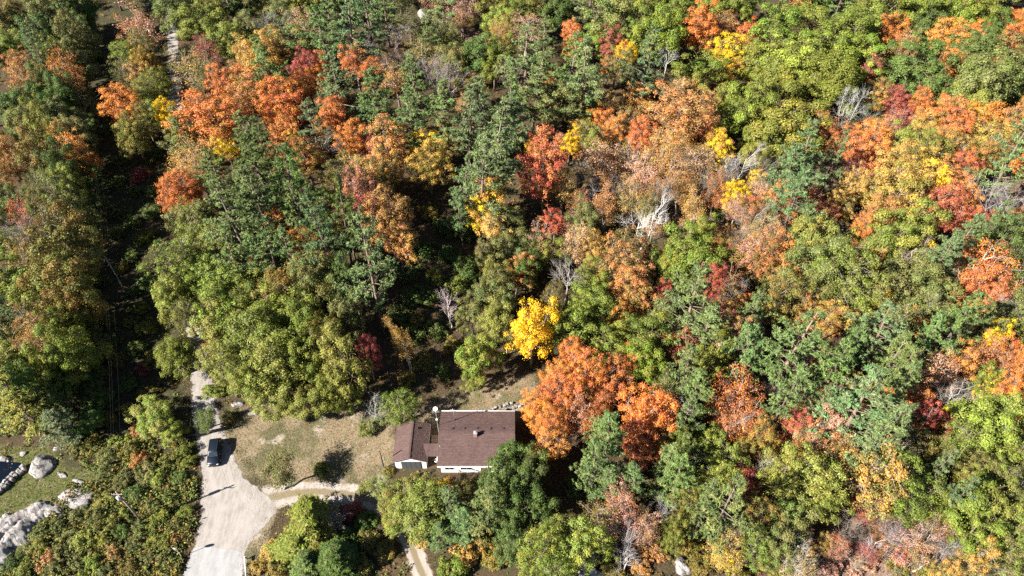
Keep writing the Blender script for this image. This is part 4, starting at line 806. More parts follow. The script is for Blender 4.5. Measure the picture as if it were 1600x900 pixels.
# ================================================================ labels that single each tree out
LANDMARKS = [  # photograph position, phrase, label when it is itself a tree
    (745, 690, 'the bungalow', None), (642, 695, 'the garage', None), (331, 706, 'the parked car', None), (275, 150, 'the far road gap', None), (186, 434, 'the clearing pole', None),
    (206, 796, 'the scrub pole', None), (118, 776, 'the round boulder', None), (40, 840, 'the rock ledge', None), (20, 748, 'the stone wall', None), (665, 22, 'the bare rock slab', None),
    (640, 865, 'the two-track drive', None), (1370, 855, 'the pink brush clearing', None), (310, 600, 'the shaded road bend', None), (500, 690, 'the dry yard', None), (742, 60, 'the orange soil patch', None),
    (275, 868, 'the round road sign', None), (665, 400, 'the dark hollow', None),
    (832, 516, 'the golden tree', 'golden tree with the brightest yellow crown, on the lawn edge behind the bungalow'),
    (850, 258, 'the tall scarlet tree', 'tall narrow scarlet tree standing free against the big pine beside it'),
    (478, 103, 'the magenta tree', 'small magenta tree wedged among green pines far back'),
    (438, 358, 'the lone orange tree', 'lone bright orange tree wrapped in dark pines'),
    (576, 406, 'the pale star-shaped pine', 'pale star-shaped pine at the edge of the dark hollow'),
    (1005, 362, 'the white dead tree', 'forked white dead tree in the sunny opening'),
    (885, 432, 'the grey bare tree', 'grey bare tree with fine twigs behind the golden tree'),
    (1530, 426, 'the wide salmon tree', 'wide salmon-coloured tree, largest coral crown in its part of the wood'),
    (1342, 652, 'the widest pale pine', 'widest pale pine with see-through boughs'),
    (1402, 498, 'the forked birch', 'forked pale birch leaning over olive trees'),
    (1552, 318, 'the wide leafless tree', 'wide leafless grey tree above a blue green pine'),
    (1466, 330, 'the deep red tree', 'deep red tree beside a smaller red one, among amber crowns'),
    (760, 232, 'the biggest pine', 'biggest pine, its tall blue green crown shading the dark hollow'),
    (1242, 108, 'the largest green oak', 'largest lumpy green oak in the far oak mass'),
    (125, 243, 'the glowing orange tree', 'glowing orange tree at the edge of the power line clearing'),
    (215, 47, 'the brown dome tree', 'brown dome-shaped tree beside the far road gap'),
    (334, 188, 'the wide coral tree', 'wide coral red tree behind dark pines near the far road gap'),
    (606, 240, 'the mixed amber tree', 'mixed amber and olive tree between pines and the dark hollow'),
    (1095, 50, 'the far peach tree', 'far peach-orange tree rising between green oaks'),
    (1430, 104, 'the dark round oak', 'dark round oak beside crimson and orange trees'),
    (106, 398, 'the bronze oak', 'large bronze oak beside the power line clearing'),
    (1240, 540, 'the broad green pine', 'broad green pine with layered boughs over a dark gap'),
    (782, 746, 'the dark house oak', 'dark oak overhanging the front of the bungalow roof'),
    (434, 746, 'the multi-stemmed tree', 'low multi-stemmed olive tree beside the drive mouth'),
    (956, 692, 'the house pine', 'tall green pine in front of the orange trees beside the bungalow'),
    (1040, 795, 'the tall bare trunk', 'tall bare grey trunk with broken side branches'),
    (1150, 622, 'the big coral thicket tree', 'big coral tree with white branches showing through'),
    (1252, 742, 'the yellow-green dome', 'yellow-green dome-shaped tree beside dark shrubs'),
    (905, 652, 'the rust house tree', 'thin rust-brown tree among the orange trees beside the bungalow'),
    (1326, 168, 'the pale leafless tree', 'pale leafless tree at the foot of the oak mass'),
    (527, 125, 'the flat-topped pine', 'flat-topped blue green pine beside a coral red tree'),
    (1080, 482, 'the open-branched pine', 'open-branched green pine among crimson trees'),
    (1262, 250, 'the blue pine', 'dense blue green pine below the oak mass'),
    (660, 802, 'the drive lime tree', 'lime and yellow tree where the two-track drive begins'),
    (1076, 402, 'the opening oak', 'rounded green oak standing in the sunny opening'),
    (1280, 430, 'the olive oak', 'wide olive oak between coral and rust trees'),
    (1532, 672, 'the big lime oak', 'big lime green oak in front of small golden trees'),
]
_lm_tree = {}
for lx, ly, ph, lab in LANDMARKS:
    if lab:
        i = min(range(len(plan)), key=lambda k: (plan[k]['x'] - lx) ** 2 + (plan[k]['y'] - ly) ** 2)
        _lm_tree[i] = lab
for i, lab in _lm_tree.items():            # bleached dead wood
    if 'white dead' in lab:
        for ch in plan[i]['obj'].children: ch.color = (0.52, 0.49, 0.45, 1)
_ORD = ['', 'second', 'third', 'fourth', 'fifth', 'sixth', 'seventh', 'eighth', 'ninth', 'tenth']
def _size(t):
    d = t['d']
    if t['K'] == 'U': return 'low' if d < 3.2 else ('large' if d > 4.2 else '')
    return 'small' if d < 5.2 else ('large' if d > 8.5 else '')
_keys = {}
for i, t in enumerate(plan):
    if i in _lm_tree:
        t['obj']['label'] = _lm_tree[i]; continue
    near = sorted(((math.hypot(t['x'] - lx, (t['y'] - ly) * 1.1), lx, ly, ph) for lx, ly, ph, lab in LANDMARKS))
    dist, lx, ly, ph = near[0]
    dx, dy = t['x'] - lx, t['y'] - ly
    if abs(dy) > abs(dx):
        rel = ('behind ' if dy < 0 else 'in front of ') + ph
    else:
        best = None
        for d2, l2x, l2y, p2 in near[1:]:
            ex, ey = l2x - lx, l2y - ly
            L = math.hypot(ex, ey) * math.hypot(dx, dy) + 1e-6
            if (ex * dx + ey * dy) / L > 0.8:
                best = p2; break
        rel = 'beside ' + ph + (' toward ' + best if best else (' on its far side from the house' if (lx - 745) * dx > 0 else ' on its house side'))
    word = LEAF[t['c']][0] if t['K'] != 'B' else ('brown' if t['c'] in 'np' else 'grey')
    core = ' '.join(s for s in (_size(t), word, NOUN[t['K']][2]) if s)
    if len((core + ' ' + rel).replace('-', ' ').split()) > 15: rel = 'beside ' + ph
    _keys.setdefault((core, rel), []).append((dist, i))
for (core, rel), v in _keys.items():
    v.sort()
    for n, (dist, i) in enumerate(v):
        lab = (_ORD[n] + ' ' if n else '') + core + ' ' + rel
        if len(lab.replace('-', ' ').split()) > 16: lab = lab.replace('round-crowned tree', 'oak').replace('pale-stemmed tree', 'birch').replace('half-bare tree', 'thin tree').replace('broadleaf tree', 'tree')
        plan[i]['obj']['label'] = lab

# ================================================================ bungalow
M_ROOF, _nt = new_mat('roof_shingle'); _b = NT(_nt)
_tc = _b.n('TexCoord').outputs['Object']
_f = _b.noise(_tc, 0.7, 4, 0.6); _s = _b.noise(_tc, 7.0, 3, 0.7)
_br = _b.n('TexBrick', {'Vector': _tc, 'Scale': 1.0, 'Color1': (0.096, 0.060, 0.055, 1), 'Color2': (0.066, 0.041, 0.037, 1), 'Mortar': (0.04, 0.026, 0.024, 1), 'Mortar Size': 0.02, 'Brick Width': 0.33, 'Row Height': 0.19, 'Bias': 0.0})
_k = _b.math('ADD', 0.45, _b.math('ADD', _b.math('MULTIPLY', _f, 0.65), _b.math('MULTIPLY', _s, 0.5)))
_c = _b.mix(1.0, _br.outputs['Color'], _b.n('CombineColor', {0: _k, 1: _k, 2: _k}).outputs[0], 'MULTIPLY')
_b.out(_b.bsdf(_c, 0.9, _b.bump(_br.outputs['Fac'], 0.4, 0.02), 0.2))
M_WHITE = plain('white_siding', (0.74, 0.73, 0.70), 0.6, 0.10, 2.0)
M_TRIM = plain('white_trim', (0.78, 0.77, 0.74), 0.5, 0.06, 2.0)
M_GLASS = plain('window_glass', (0.02, 0.028, 0.035), 0.15, 0.1, 1.0, 0.4, 0.0, 0.0)
M_DARKDOOR = plain('garage_door', (0.055, 0.058, 0.062), 0.5, 0.15, 2.0)
M_METAL = plain('galvanised', (0.42, 0.42, 0.42), 0.45, 0.15, 4.0, 0.4, 0.6)
M_DARKMETAL = plain('dark_metal', (0.035, 0.035, 0.038), 0.5, 0.2, 4.0, 0.4, 0.3)
M_BROWN = plain('brown_trim', (0.11, 0.075, 0.068), 0.7, 0.1, 2.0)
M_BRICK = plain('chimney_brick', (0.24, 0.15, 0.12), 0.9, 0.3, 6.0)
M_WOOD = plain('weathered_wood', (0.17, 0.145, 0.12), 0.9, 0.35, 3.0)
M_DECK = plain('deck_wood', (0.15, 0.10, 0.07), 0.85, 0.3, 3.0)

house = empty('bungalow', (-5.5, 58.4, 0))
tag(house, 'low bungalow with brown shingle gable roof and white walls in the clearing', 'house')
HX, HY, EZ, RZ = 5.9, 4.95, 2.62, 4.2     # half roof length, half roof depth, eave and ridge height
def gable_roof(name, hx, hy, ez, rz, thick, parent, along='x', mat=None):
    """two slabs meeting at a ridge, each a part"""
    out = []
    for s in (-1, 1):
        mb = MB()
        e, r = (0, s * hy, ez), (0, 0, rz)
        nv = Vector((0, s * (rz - ez), hy)).normalized() * thick
        v = []
        for x in (-hx, hx):
            for (yy, zz) in ((s * hy, ez), (0.012 * s, rz)):
                v.append((x, yy, zz)); v.append((x, yy - nv.y * 0, zz + thick))
        if along == 'y':
            v = [(y_, x_, z_) for x_, y_, z_ in v]
        mb.add(v, [(0, 2, 3, 1), (4, 5, 7, 6), (1, 3, 7, 5), (0, 4, 6, 2), (0, 1, 5, 4), (2, 6, 7, 3)])
        o = mb.build(name, mat or M_ROOF, parent)
        import bmesh
        bm = bmesh.new(); bm.from_mesh(o.data); bmesh.ops.recalc_face_normals(bm, faces=bm.faces); bm.to_mesh(o.data); bm.free()
        out.append(o)
    return out
slopes = gable_roof('roof_slope', HX, HY, EZ, RZ, 0.12, house)
mb = MB()
for s in (-1, 1): mb.box((s * 0.09, 0, 0), (0.17, 11.7, 0.03), bevel=0.005)
rc = MB(); rc.box((0, 0, RZ + 0.125), (11.82, 0.34, 0.035), bevel=0.01); rc.build('ridge_cap', M_ROOF, house)
w = MB()
wx, wy = HX - 0.4, HY - 0.45
w.box((0, 0, 1.3), (2 * wx, 2 * wy, 2.6))
for s in (-1, 1):
    w.add([(s * wx, -wy, 2.6), (s * wx, wy, 2.6), (s * wx, 0, RZ - 0.07)], [(0, 1, 2) if s > 0 else (0, 2, 1)])
w.build('wall', M_WHITE, house)
for s in (-1, 1):
    f = MB(); f.box((0, s * (HY + 0.035), EZ + 0.03), (2 * HX + 0.1, 0.06, 0.2), bevel=0.01); f.build('fascia', M_TRIM, house)
    for q in (-1, 1):
        r = MB()
        x = s * (HX + 0.03)
        r.add([(x - .025, q * HY, EZ - .06), (x + .025, q * HY, EZ - .06), (x + .025, q * HY, EZ + .13), (x - .025, q * HY, EZ + .13),
               (x - .025, q * .02, RZ - .06), (x + .025, q * .02, RZ - .06), (x + .025, q * .02, RZ + .13), (x - .025, q * .02, RZ + .13)],
              [(0, 1, 2, 3), (4, 7, 6, 5), (0, 4, 5, 1), (2, 6, 7, 3), (0, 3, 7, 4), (1, 5, 6, 2)])
        r.build('rake_board', M_BROWN, house)
for s in (-1, 1):
    f = MB(); f.tube([(-HX, s * (HY + .11), EZ + .06), (HX, s * (HY + .11), EZ + .06)], .055, 8); f.build('gutter', M_TRIM, house)
for k in range(1, 12):                     # shingle courses that stand proud where the sheets overlap
    for s in (-1, 1):
        yy = s * HY * (1 - k / 12); zz = EZ + (RZ - EZ) * k / 12 + .121
        f = MB(); f.box((0, yy, zz), (2 * HX - .04, .06, .016)); f.build('shingle_course', M_ROOF, slopes[0 if s < 0 else 1])
for x, wd in ((-4.2, 1.4), (-1.6, 1.8), (3.4, 1.6)):
    for s in (-1, 1):
        y0 = s * (wy + 0.02)
        fr = MB(); fr.box((x, y0, 1.5), (wd + .16, .06, 1.16), bevel=.01)
        wn = fr.build('window', M_TRIM, house)
        for k in (-1, 1):
            pn = MB(); pn.box((x + k * wd / 4, y0 + s * .035, 1.5), (wd / 2 - .05, .02, 1.0)); pn.build('pane', M_GLASS, wn)
dr = MB(); dr.box((1.1, -wy - .03, 1.05), (.95, .07, 2.05), bevel=.01); dd = dr.build('door', plain('brown_door', (.12, .07, .05), .5), house)
dh = MB(); dh.tube([(1.45, -wy - .07, 1.0), (1.45, -wy - .13, 1.0)], .03, 8); dh.build('handle', M_METAL, dd)
for px in (707, 725.5, 745.5, 766, 786):
    p = at(px, 669.5, 4.05)
    v = MB(); lx_, ly_ = p.x + 5.5, p.y - 58.4
    zz = RZ - (RZ - EZ) * ly_ / HY + 0.12
    v.box((lx_, ly_, zz + .06), (.3, .3, .16), bevel=.03, taper=.8); v.build('roof_vent', M_DARKMETAL, house)
p = at(743, 677, 4.5)
cx, cy = p.x + 5.5, -0.45
ch = MB(); ch.box((cx, cy, RZ + .35), (.5, .5, 1.0), bevel=.02); cho = ch.build('chimney', M_BRICK, house)
cp = MB(); cp.box((cx, cy, RZ + .89), (.6, .6, .08), bevel=.02); cp.tube([(cx, cy, RZ + .9), (cx, cy, RZ + 1.12)], .1, 10); cp.build('chimney_cap', M_METAL, cho)
pl = MB(); pl.tube([(-5.65, -2.0, 2.6), (-5.65, -2.0, 3.75)], .045, 6); pl.build('plumbing_pipe', M_TRIM, house)
# covered breezeway between house and garage
bw = MB()
bx0, bx1, by0, by1 = -8.35, -5.94, -3.1, -1.05
for (z0, z1) in ((2.48, 2.62),):
    bw.add([(bx0, by0, 2.38), (bx1, by0, 2.38), (bx1, by1, 2.68), (bx0, by1, 2.68), (bx0, by0, 2.47), (bx1, by0, 2.47), (bx1, by1, 2.77), (bx0, by1, 2.77)],
           [(0, 3, 2, 1), (4, 5, 6, 7), (0, 1, 5, 4), (1, 2, 6, 5), (2, 3, 7, 6), (3, 0, 4, 7)])
bwo = bw.build('breezeway_roof', M_ROOF, house)
for x in (bx0 + .45, bx1 - .2):
    q = MB(); q.box((x, by0 + .12, 1.19), (.1, .1, 2.36), bevel=.01); q.build('breezeway_post', M_TRIM, bwo)
for k in range(9):
    q = MB(); q.box(((-7.55 - 5.52) / 2, -0.85 + k * .34, .22), (2.0, .30, .05), bevel=.01); q.build('deck_board', M_DECK, house)
q = MB(); q.box((-6.55, 0.5, .09), (1.9, 2.9, .18)); q.build('deck_frame', M_DECK, house)

garage = empty('garage', (-15.75, 57.75, 0))
tag(garage, 'small brown-roofed garage with white gable front beside the bungalow', 'garage')
GX, GY = 2.65, 3.35
gable_roof('roof_slope', GY, GX, 2.3, 3.45, 0.1, garage, along='y')
q = MB(); q.box((0, 0, 3.555), (.3, 2 * GY - .1, .035), bevel=.01); q.build('ridge_cap', M_ROOF, garage)
w = MB(); w.box((0, 0, 1.14), (2 * GX - .5, 2 * GY - .4, 2.28))
for s in (-1, 1):
    y = s * (GY - .2)
    w.add([(-GX + .25, y, 2.28), (GX - .25, y, 2.28), (0, y, 3.32)], [(0, 1, 2) if s < 0 else (0, 2, 1)])
w.build('wall', M_WHITE, garage)
q = MB(); q.box((0.1, -GY + .17, 1.05), (3.1, .07, 2.1), bevel=.01); gd = q.build('garage_door', M_DARKDOOR, garage)
for k in range(4):
    for j in range(4):
        q = MB(); q.box((0.1 - 1.13 + j * .755, -GY + .125, .32 + k * .5), (.66, .03, .4), bevel=.012); q.build('door_panel', M_DARKDOOR, gd)
for s in (-1, 1):
    for e in (-1, 1):
        y = e * (GY + .03)
        q = MB()
        q.add([(s * GX, y - .025, 2.24), (s * GX, y + .025, 2.24), (s * GX, y + .025, 2.41), (s * GX, y - .025, 2.41), (s * .01, y - .025, 3.39), (s * .01, y + .025, 3.39), (s * .01, y + .025, 3.56), (s * .01, y - .025, 3.56)],
              [(0, 1, 2, 3), (4, 7, 6, 5), (0, 4, 5, 1), (2, 6, 7, 3), (0, 3, 7, 4), (1, 5, 6, 2)])
        q.build('rake_board', M_BROWN, garage)
    q = MB(); q.box((s * (GX + .03), 0, 2.33), (.05, 2 * GY, .16), bevel=.01); q.build('fascia', M_BROWN, garage)
q = MB(); q.box((.75, 2.1, 3.3), (.3, .3, .18), bevel=.03, taper=.8); q.build('roof_vent', M_DARKMETAL, garage)

# ---------------------------------------------------------------- masts, dishes, antenna
mast = empty('antenna_mast', (-11.75, 60.0, 0))
tag(mast, 'tall thin mast with white dish standing between garage and bungalow', 'antenna')
q = MB(); q.tube([(0, 0, 0), (0, 0, 8.7)], [.045, .03], 8); q.build('pole', M_METAL, mast)
q = MB()
dc = Vector((0, -.12, 8.75)); dn = Vector((.1, -.8, .6)).normalized()
rings = [(0, 0), (.17, .015), (.28, .05), (.36, .09)]
a1 = dn.cross(Vector((0, 0, 1))).normalized(); a2 = dn.cross(a1)
vv = [tuple(dc)]; ff = []
for r, dep in rings[1:]:
    for k in range(16):
        t = 6.28318 * k / 16; vv.append(tuple(dc + dn * dep + (a1 * math.cos(t) + a2 * math.sin(t)) * r))
for k in range(16): ff.append((0, 1 + k, 1 + (k + 1) % 16))
for j in range(2):
    for k in range(16):
        ff.append((1 + j * 16 + k, 17 + j * 16 + k, 17 + j * 16 + (k + 1) % 16, 1 + j * 16 + (k + 1) % 16))
q.add(vv, ff, True); dish = q.build('dish', M_TRIM, mast)
q = MB(); q.tube([tuple(dc), tuple(dc + dn * .45)], .02, 5); q.build('feed_arm', M_METAL, dish)
q = MB(); q.tube([(-.6, .1, 7.9), (.6, -.1, 7.9)], .02, 5); yb = q.build('yagi_boom', M_METAL, mast)
for k in range(5):
    q = MB(); x = -.5 + k * .25; q.tube([(x, -.4 + k * .03, 7.93), (x, .4 - k * .03, 7.93)], .015, 4); q.build('yagi_element', M_METAL, yb)
q = MB(); q.box((0, -.05, 5.6), (.3, .12, .3), bevel=.02); q.build('bracket', M_TRIM, mast)
p = at(711, 656, 3.4)
ant = empty('roof_antenna', (p.x, p.y, RZ - (RZ - EZ) * (p.y - 58.4) / HY + .12))
tag(ant, 'thin slanting antenna on the back slope of the bungalow roof', 'antenna')
q = MB(); q.tube([(0, 0, 0), (-.25, .4, 2.6)], .035, 6); q.build('pole', M_METAL, ant)
for k in (.8, .92):
    q = MB(); c = Vector((-.25, .4, 2.6)) * k; q.tube([c + Vector((-.45, 0, 0)), c + Vector((.45, 0, 0))], .018, 4); q.build('element', M_METAL, ant)
p = at(681, 719, 1.2)
sd = empty('satellite_dish', (p.x, p.y, 0)); tag(sd, 'small white satellite dish on a short post in front of the breezeway', 'satellite dish')
q = MB(); q.tube([(0, 0, 0), (0, 0, 1.1)], .04, 6); q.build('post', M_METAL, sd)
q = MB(); q.disc((0, -.08, 1.25), .33, (-.4, -.75, .5), 14, .04); q.build('dish', M_TRIM, sd)

# ---------------------------------------------------------------- utility poles and wires
M_POLE = plain('pole_wood', (0.24, 0.205, 0.17), 0.9, 0.3, 3.0)
M_GREY = plain('transformer_grey', (0.42, 0.43, 0.43), 0.5, 0.12, 3.0)
M_WIRE = plain('wire', (0.02, 0.02, 0.02), 0.5, 0.1, 3.0)
def utility_pole(base, h, label, arm=True, transformer=False, mat=None, r=.15, az=0.0):
    o = empty('utility_pole', (base.x, base.y, float(terrain(np.array(base.x), np.array(base.y)))), az)
    tag(o, label, 'utility pole', 'wooden utility poles')
    q = MB(); q.tube([(0, 0, -.3), (0, 0, h * .5), (0, 0, h)], [r, r * .85, r * .7], 10); q.build('pole', mat or M_POLE, o)
    if arm:
        q = MB(); q.box((0, -.14, h - .5), (1.5, .09, .11), bevel=.01); ar = q.build('crossarm', mat or M_POLE, o)
        for x in (-.68, -.3, .68):
            q = MB(); q.tube([(x, -.14, h - .44), (x, -.14, h - .2)], [.05, .035], 8); q.build('insulator', M_GREY, ar)
    if transformer:
        q = MB(); q.tube([(-.3, -.1, h - 2.3), (-.3, -.1, h - 1.35)], .25, 12)
        q.tube([(-.3, -.1, h - 1.35), (-.3, -.1, h - 1.27)], [.25, .16], 12); q.tube([(-.35, -.1, h - 1.3), (-.35, -.1, h - 1.05)], .04, 6); q.build('transformer', M_GREY, o)
    return o
PA, PB = at(222, 815), at(199, 460)
PC = PB + (PB - PA) * 1.15 + Vector((-3, 0, 0)); PD = PC + (PB - PA) * 1.2
utility_pole(PA, 9.4, 'grey utility pole with a transformer rising from the roadside scrub', True, True)
utility_pole(PB, 9.6, 'wooden utility pole standing in the shaded power line clearing', True)
PE = at(600, 731)
utility_pole(PE, 5.2, 'short dark pole beside the front corner of the garage', False, False, plain('dark_pole', (.06, .05, .04), .9, .3), .12)
def wire(a, b, sag, label):
    q = MB(); pts = []
    for k in range(25):
        t = k / 24; p = a.lerp(b, t); p.z -= sag * 4 * t * (1 - t); pts.append(p)
    q.tube(pts, .009, 4)
    o = q.build('power_line', M_WIRE); tag(o, label, 'power line', 'power lines along the clearing')
for x, word in ((-.68, 'outer'), (-.3, 'middle'), (.68, 'road-side')):
    wire(PA + Vector((x, -.14, 9.25)), PB + Vector((x, -.14, 9.4)), 1.0, word + ' wire from the scrub pole to the clearing pole')
    wire(PB + Vector((x, -.14, 9.4)), PC + Vector((x, -.14, 9.6)), 1.1, word + ' wire running on from the clearing pole into the distance')
# ---------------------------------------------------------------- road sign, log barrier, guard rail
p = at(284.6, 870)
sg = empty('road_sign', (p.x, p.y, 0), R(-12)); tag(sg, 'round sign on a thin pale post at the end of the paved road', 'sign')
q = MB(); q.box((0, 0, 1.5), (.06, .05, 3.0)); q.build('post', plain('sign_post', (.5, .46, .38), .7), sg)
q = MB(); q.disc((0, -.05, 2.72), .42, (0, 1, 0), 20, .02); q.build('sign_plate', M_METAL, sg)
M_DARKLOG = plain('dark_log', (.05, .038, .03), .9, .35, 3.0)
pa, pb = at(281, 684, .75), at(366, 665, .75)
lg = empty('log_barrier', ((pa.x + pb.x) / 2, (pa.y + pb.y) / 2, 0)); tag(lg, 'long weathered log barrier across the gravel road behind the parked car', 'barrier')
mid = Vector(((pa.x + pb.x) / 2, (pa.y + pb.y) / 2, 0))
q = MB(); q.tube([pa - mid, (pa - mid).lerp(pb - mid, .5) + Vector((0, 0, -.04)), pb - mid], [.19, .17, .13], 9); q.build('log', M_DARKLOG, lg)
for e in (.04, .5, .96):
    c = (pa - mid).lerp(pb - mid, e); q = MB(); q.tube([(c.x, c.y, 0), (c.x, c.y, .72)], .1, 8); q.build('support_post', M_WOOD, lg)
ga, gb = at(384.5, 873), at(387, 912)
gr = empty('guard_rail', ((ga.x + gb.x) / 2, (ga.y + gb.y) / 2, 0), math.atan2(gb.y - ga.y, gb.x - ga.x)); tag(gr, 'white guard rail at the edge of the paved road', 'guard rail')
L = (gb - ga).length
q = MB(); q.box((0, 0, .72), (L, .09, .3), bevel=.02); q.build('rail', M_TRIM, gr)
for k in range(4):
    q = MB(); q.box((-L / 2 + .1 + k * (L - .2) / 3, .12, .42), (.12, .14, .84), bevel=.01); q.build('post', M_WOOD, gr)

# ---------------------------------------------------------------- parked car (front towards -Y in its own frame)
M_PAINT, _nt = new_mat('car_paint'); _b = NT(_nt)
_p = _b.n('BsdfPrincipled', {'Base Color': (0.006, 0.010, 0.018, 1), 'Roughness': 0.35, 'Metallic': 0.0, 'Specular IOR Level': 0.25, 'Coat Weight': 0.0})
_b.out(_p.outputs[0])
M_TYRE = plain('tyre', (.02, .02, .02), .9); M_RIM = plain('rim', (.35, .35, .36), .35, .1, 4, .5, .7)
M_LAMP = plain('lamp_lens', (.7, .7, .68), .15, .05); M_TAIL = plain('tail_lens', (.35, .02, .02), .2, .05)
car = empty('parked_car', (-47.1, 57.0, .03), R(10)); tag(car, 'dark blue-black SUV parked on the gravel road', 'car')
def loft(rows, mat, name, parent):
    """rows: list of closed rings"""
    n = len(rows[0]); v = [p for r in rows for p in r]; f = []
    for i in range(len(rows) - 1):
        for k in range(n):
            j = (k + 1) % n; f.append((i * n + k, i * n + j, (i + 1) * n + j, (i + 1) * n + k))
    f.append(tuple(range(n - 1, -1, -1))); f.append(tuple((len(rows) - 1) * n + k for k in range(n)))
    q = MB(); q.add(v, f, True); o = q.build(name, mat, parent)
    return o
def sect(y, hw, z0, z1, r=.12):
    return [(-hw + r, y, z0), (hw - r, y, z0), (hw, y, z0 + r), (hw, y, z1 - r), (hw - r * 1.2, y, z1), (-hw + r * 1.2, y, z1), (-hw, y, z1 - r), (-hw, y, z0 + r)]
loft([sect(-2.32, .62, .42, .72), sect(-2.26, .84, .32, .86), sect(-1.9, .93, .27, .96), sect(-1.1, .95, .26, 1.05), sect(-.5, .955, .25, 1.08), sect(1.2, .955, .25, 1.10), sect(2.0, .94, .27, 1.10), sect(2.3, .88, .34, 1.05), sect(2.36, .7, .42, .9)], M_PAINT, 'body', car)
def cab(z, y0, y1, hw, r=.1):
    return [(-hw + r, y0, z), (hw - r, y0, z), (hw, y0 + r, z), (hw, y1 - r, z), (hw - r, y1, z), (-hw + r, y1, z), (-hw, y1 - r, z), (-hw, y0 + r, z)]
roof = loft([cab(1.05, -1.12, 2.22, .88), cab(1.3, -.78, 2.12, .82), cab(1.55, -.42, 1.98, .74), cab(1.64, -.28, 1.9, .70), cab(1.69, -.1, 1.7, .58)], M_PAINT, 'cabin', car)
def quad(name, pts, mat, parent, th=.012):
    c = sum((Vector(p) for p in pts), Vector()) / 4
    nv = (Vector(pts[1]) - Vector(pts[0])).cross(Vector(pts[2]) - Vector(pts[0])).normalized()
    if nv.dot(c - Vector((0, .6, 1.0))) < 0: nv = -nv
    a = [Vector(p) + nv * .004 for p in pts]; b_ = [Vector(p) + nv * (.004 + th) for p in pts]
    q = MB(); q.add([*a, *b_], [(0, 1, 2, 3), (4, 5, 6, 7), (0, 1, 5, 4), (1, 2, 6, 5), (2, 3, 7, 6), (3, 0, 4, 7)])
    return q.build(name, mat, parent)
quad('windscreen', [(-.72, -1.06, 1.11), (.72, -1.06, 1.11), (.60, -.45, 1.53), (-.60, -.45, 1.53)], M_GLASS, car)
quad('rear_window', [(-.66, 2.17, 1.2), (.66, 2.17, 1.2), (.58, 2.01, 1.52), (-.58, 2.01, 1.52)], M_GLASS, car)
for s in (-1, 1):
    for y0, y1, y2, y3 in ((-.82, .3, .3, -.32), (.4, 1.25, 1.25, .4), (1.33, 1.98, 1.85, 1.33)):
        quad('side_window', [(s * .868, y0, 1.12), (s * .868, y1, 1.12), (s * .756, y2, 1.52), (s * .756, y3, 1.52)], M_GLASS, car)
    for y in (-1.42, 1.42):
        q = MB(); q.tube([(s * .74, y, .36), (s * .97, y, .36)], .36, 18); wh = q.build('wheel', M_TYRE, car)
        q = MB(); q.tube([(s * .96, y, .36), (s * .985, y, .36)], .22, 14); q.build('rim', M_RIM, wh)
    q = MB(); q.box((s * 1.04, -.72, 1.13), (.2, .12, .15), bevel=.03); q.build('mirror', M_PAINT, car)
    q = MB(); q.box((s * .66, -2.26, .74), (.34, .1, .14), bevel=.03); q.build('headlight', M_LAMP, car)
    q = MB(); q.box((s * .76, 2.3, .95), (.2, .08, .3), bevel=.03); q.build('tail_light', M_TAIL, car)
    q = MB(); q.box((s * .62, .8, 1.70), (.05, 1.7, .05), bevel=.01); q.build('roof_rail', M_DARKMETAL, car)
    q = MB(); q.box((s * .962, .25, .82), (.012, .16, .03)); q.build('door_handle', M_METAL, car)
q = MB(); q.box((0, -2.33, .62), (.8, .05, .2), bevel=.02); q.build('grille', M_DARKMETAL, car)
q = MB(); q.box((0, -2.30, .40), (1.5, .12, .12), bevel=.03); q.build('bumper', M_DARKMETAL, car)

# ---------------------------------------------------------------- rocks
def rock_material():
    m, nt = new_mat('pale_rock'); b = NT(nt)
    tc = b.n('NewGeometry').outputs['Position']
    f = b.noise(tc, 0.9, 6, 0.65); g = b.noise(tc, 5.0, 5, 0.7)
    c = b.ramp(b.math('ADD', b.math('MULTIPLY', f, .6), b.math('MULTIPLY', g, .4)), [(.32, (.04, .038, .035)), (.44, (.16, .152, .145)), (.57, (.28, .267, .257)), (.75, (.37, .35, .34))])
    c = b.mix(b.math('MULTIPLY', b.step(b.noise(tc, .6, 3, .6), .5, .65), .45), c, (.33, .265, .25, 1))
    c = b.mix(b.math('MULTIPLY', b.step(b.noise(tc, 1.7, 4, .7), .58, .66), .7), c, (.085, .085, .07, 1))
    w = b.n('TexWave', {'Vector': tc, 'Scale': .35, 'Distortion': 9.0, 'Detail': 4.0, 'Detail Scale': 1.2}, bands_direction='DIAGONAL')
    c = b.mix(b.step(w.outputs['Fac'], .06, .0), c, (.06, .055, .05, 1))
    h = b.math('ADD', b.math('MULTIPLY', f, .7), b.math('MULTIPLY', g, .5))
    b.out(b.bsdf(c, .92, b.bump(h, .9, .25), .15))
    return m
M_ROCK = rock_material()
_rr = np.random.default_rng(77)
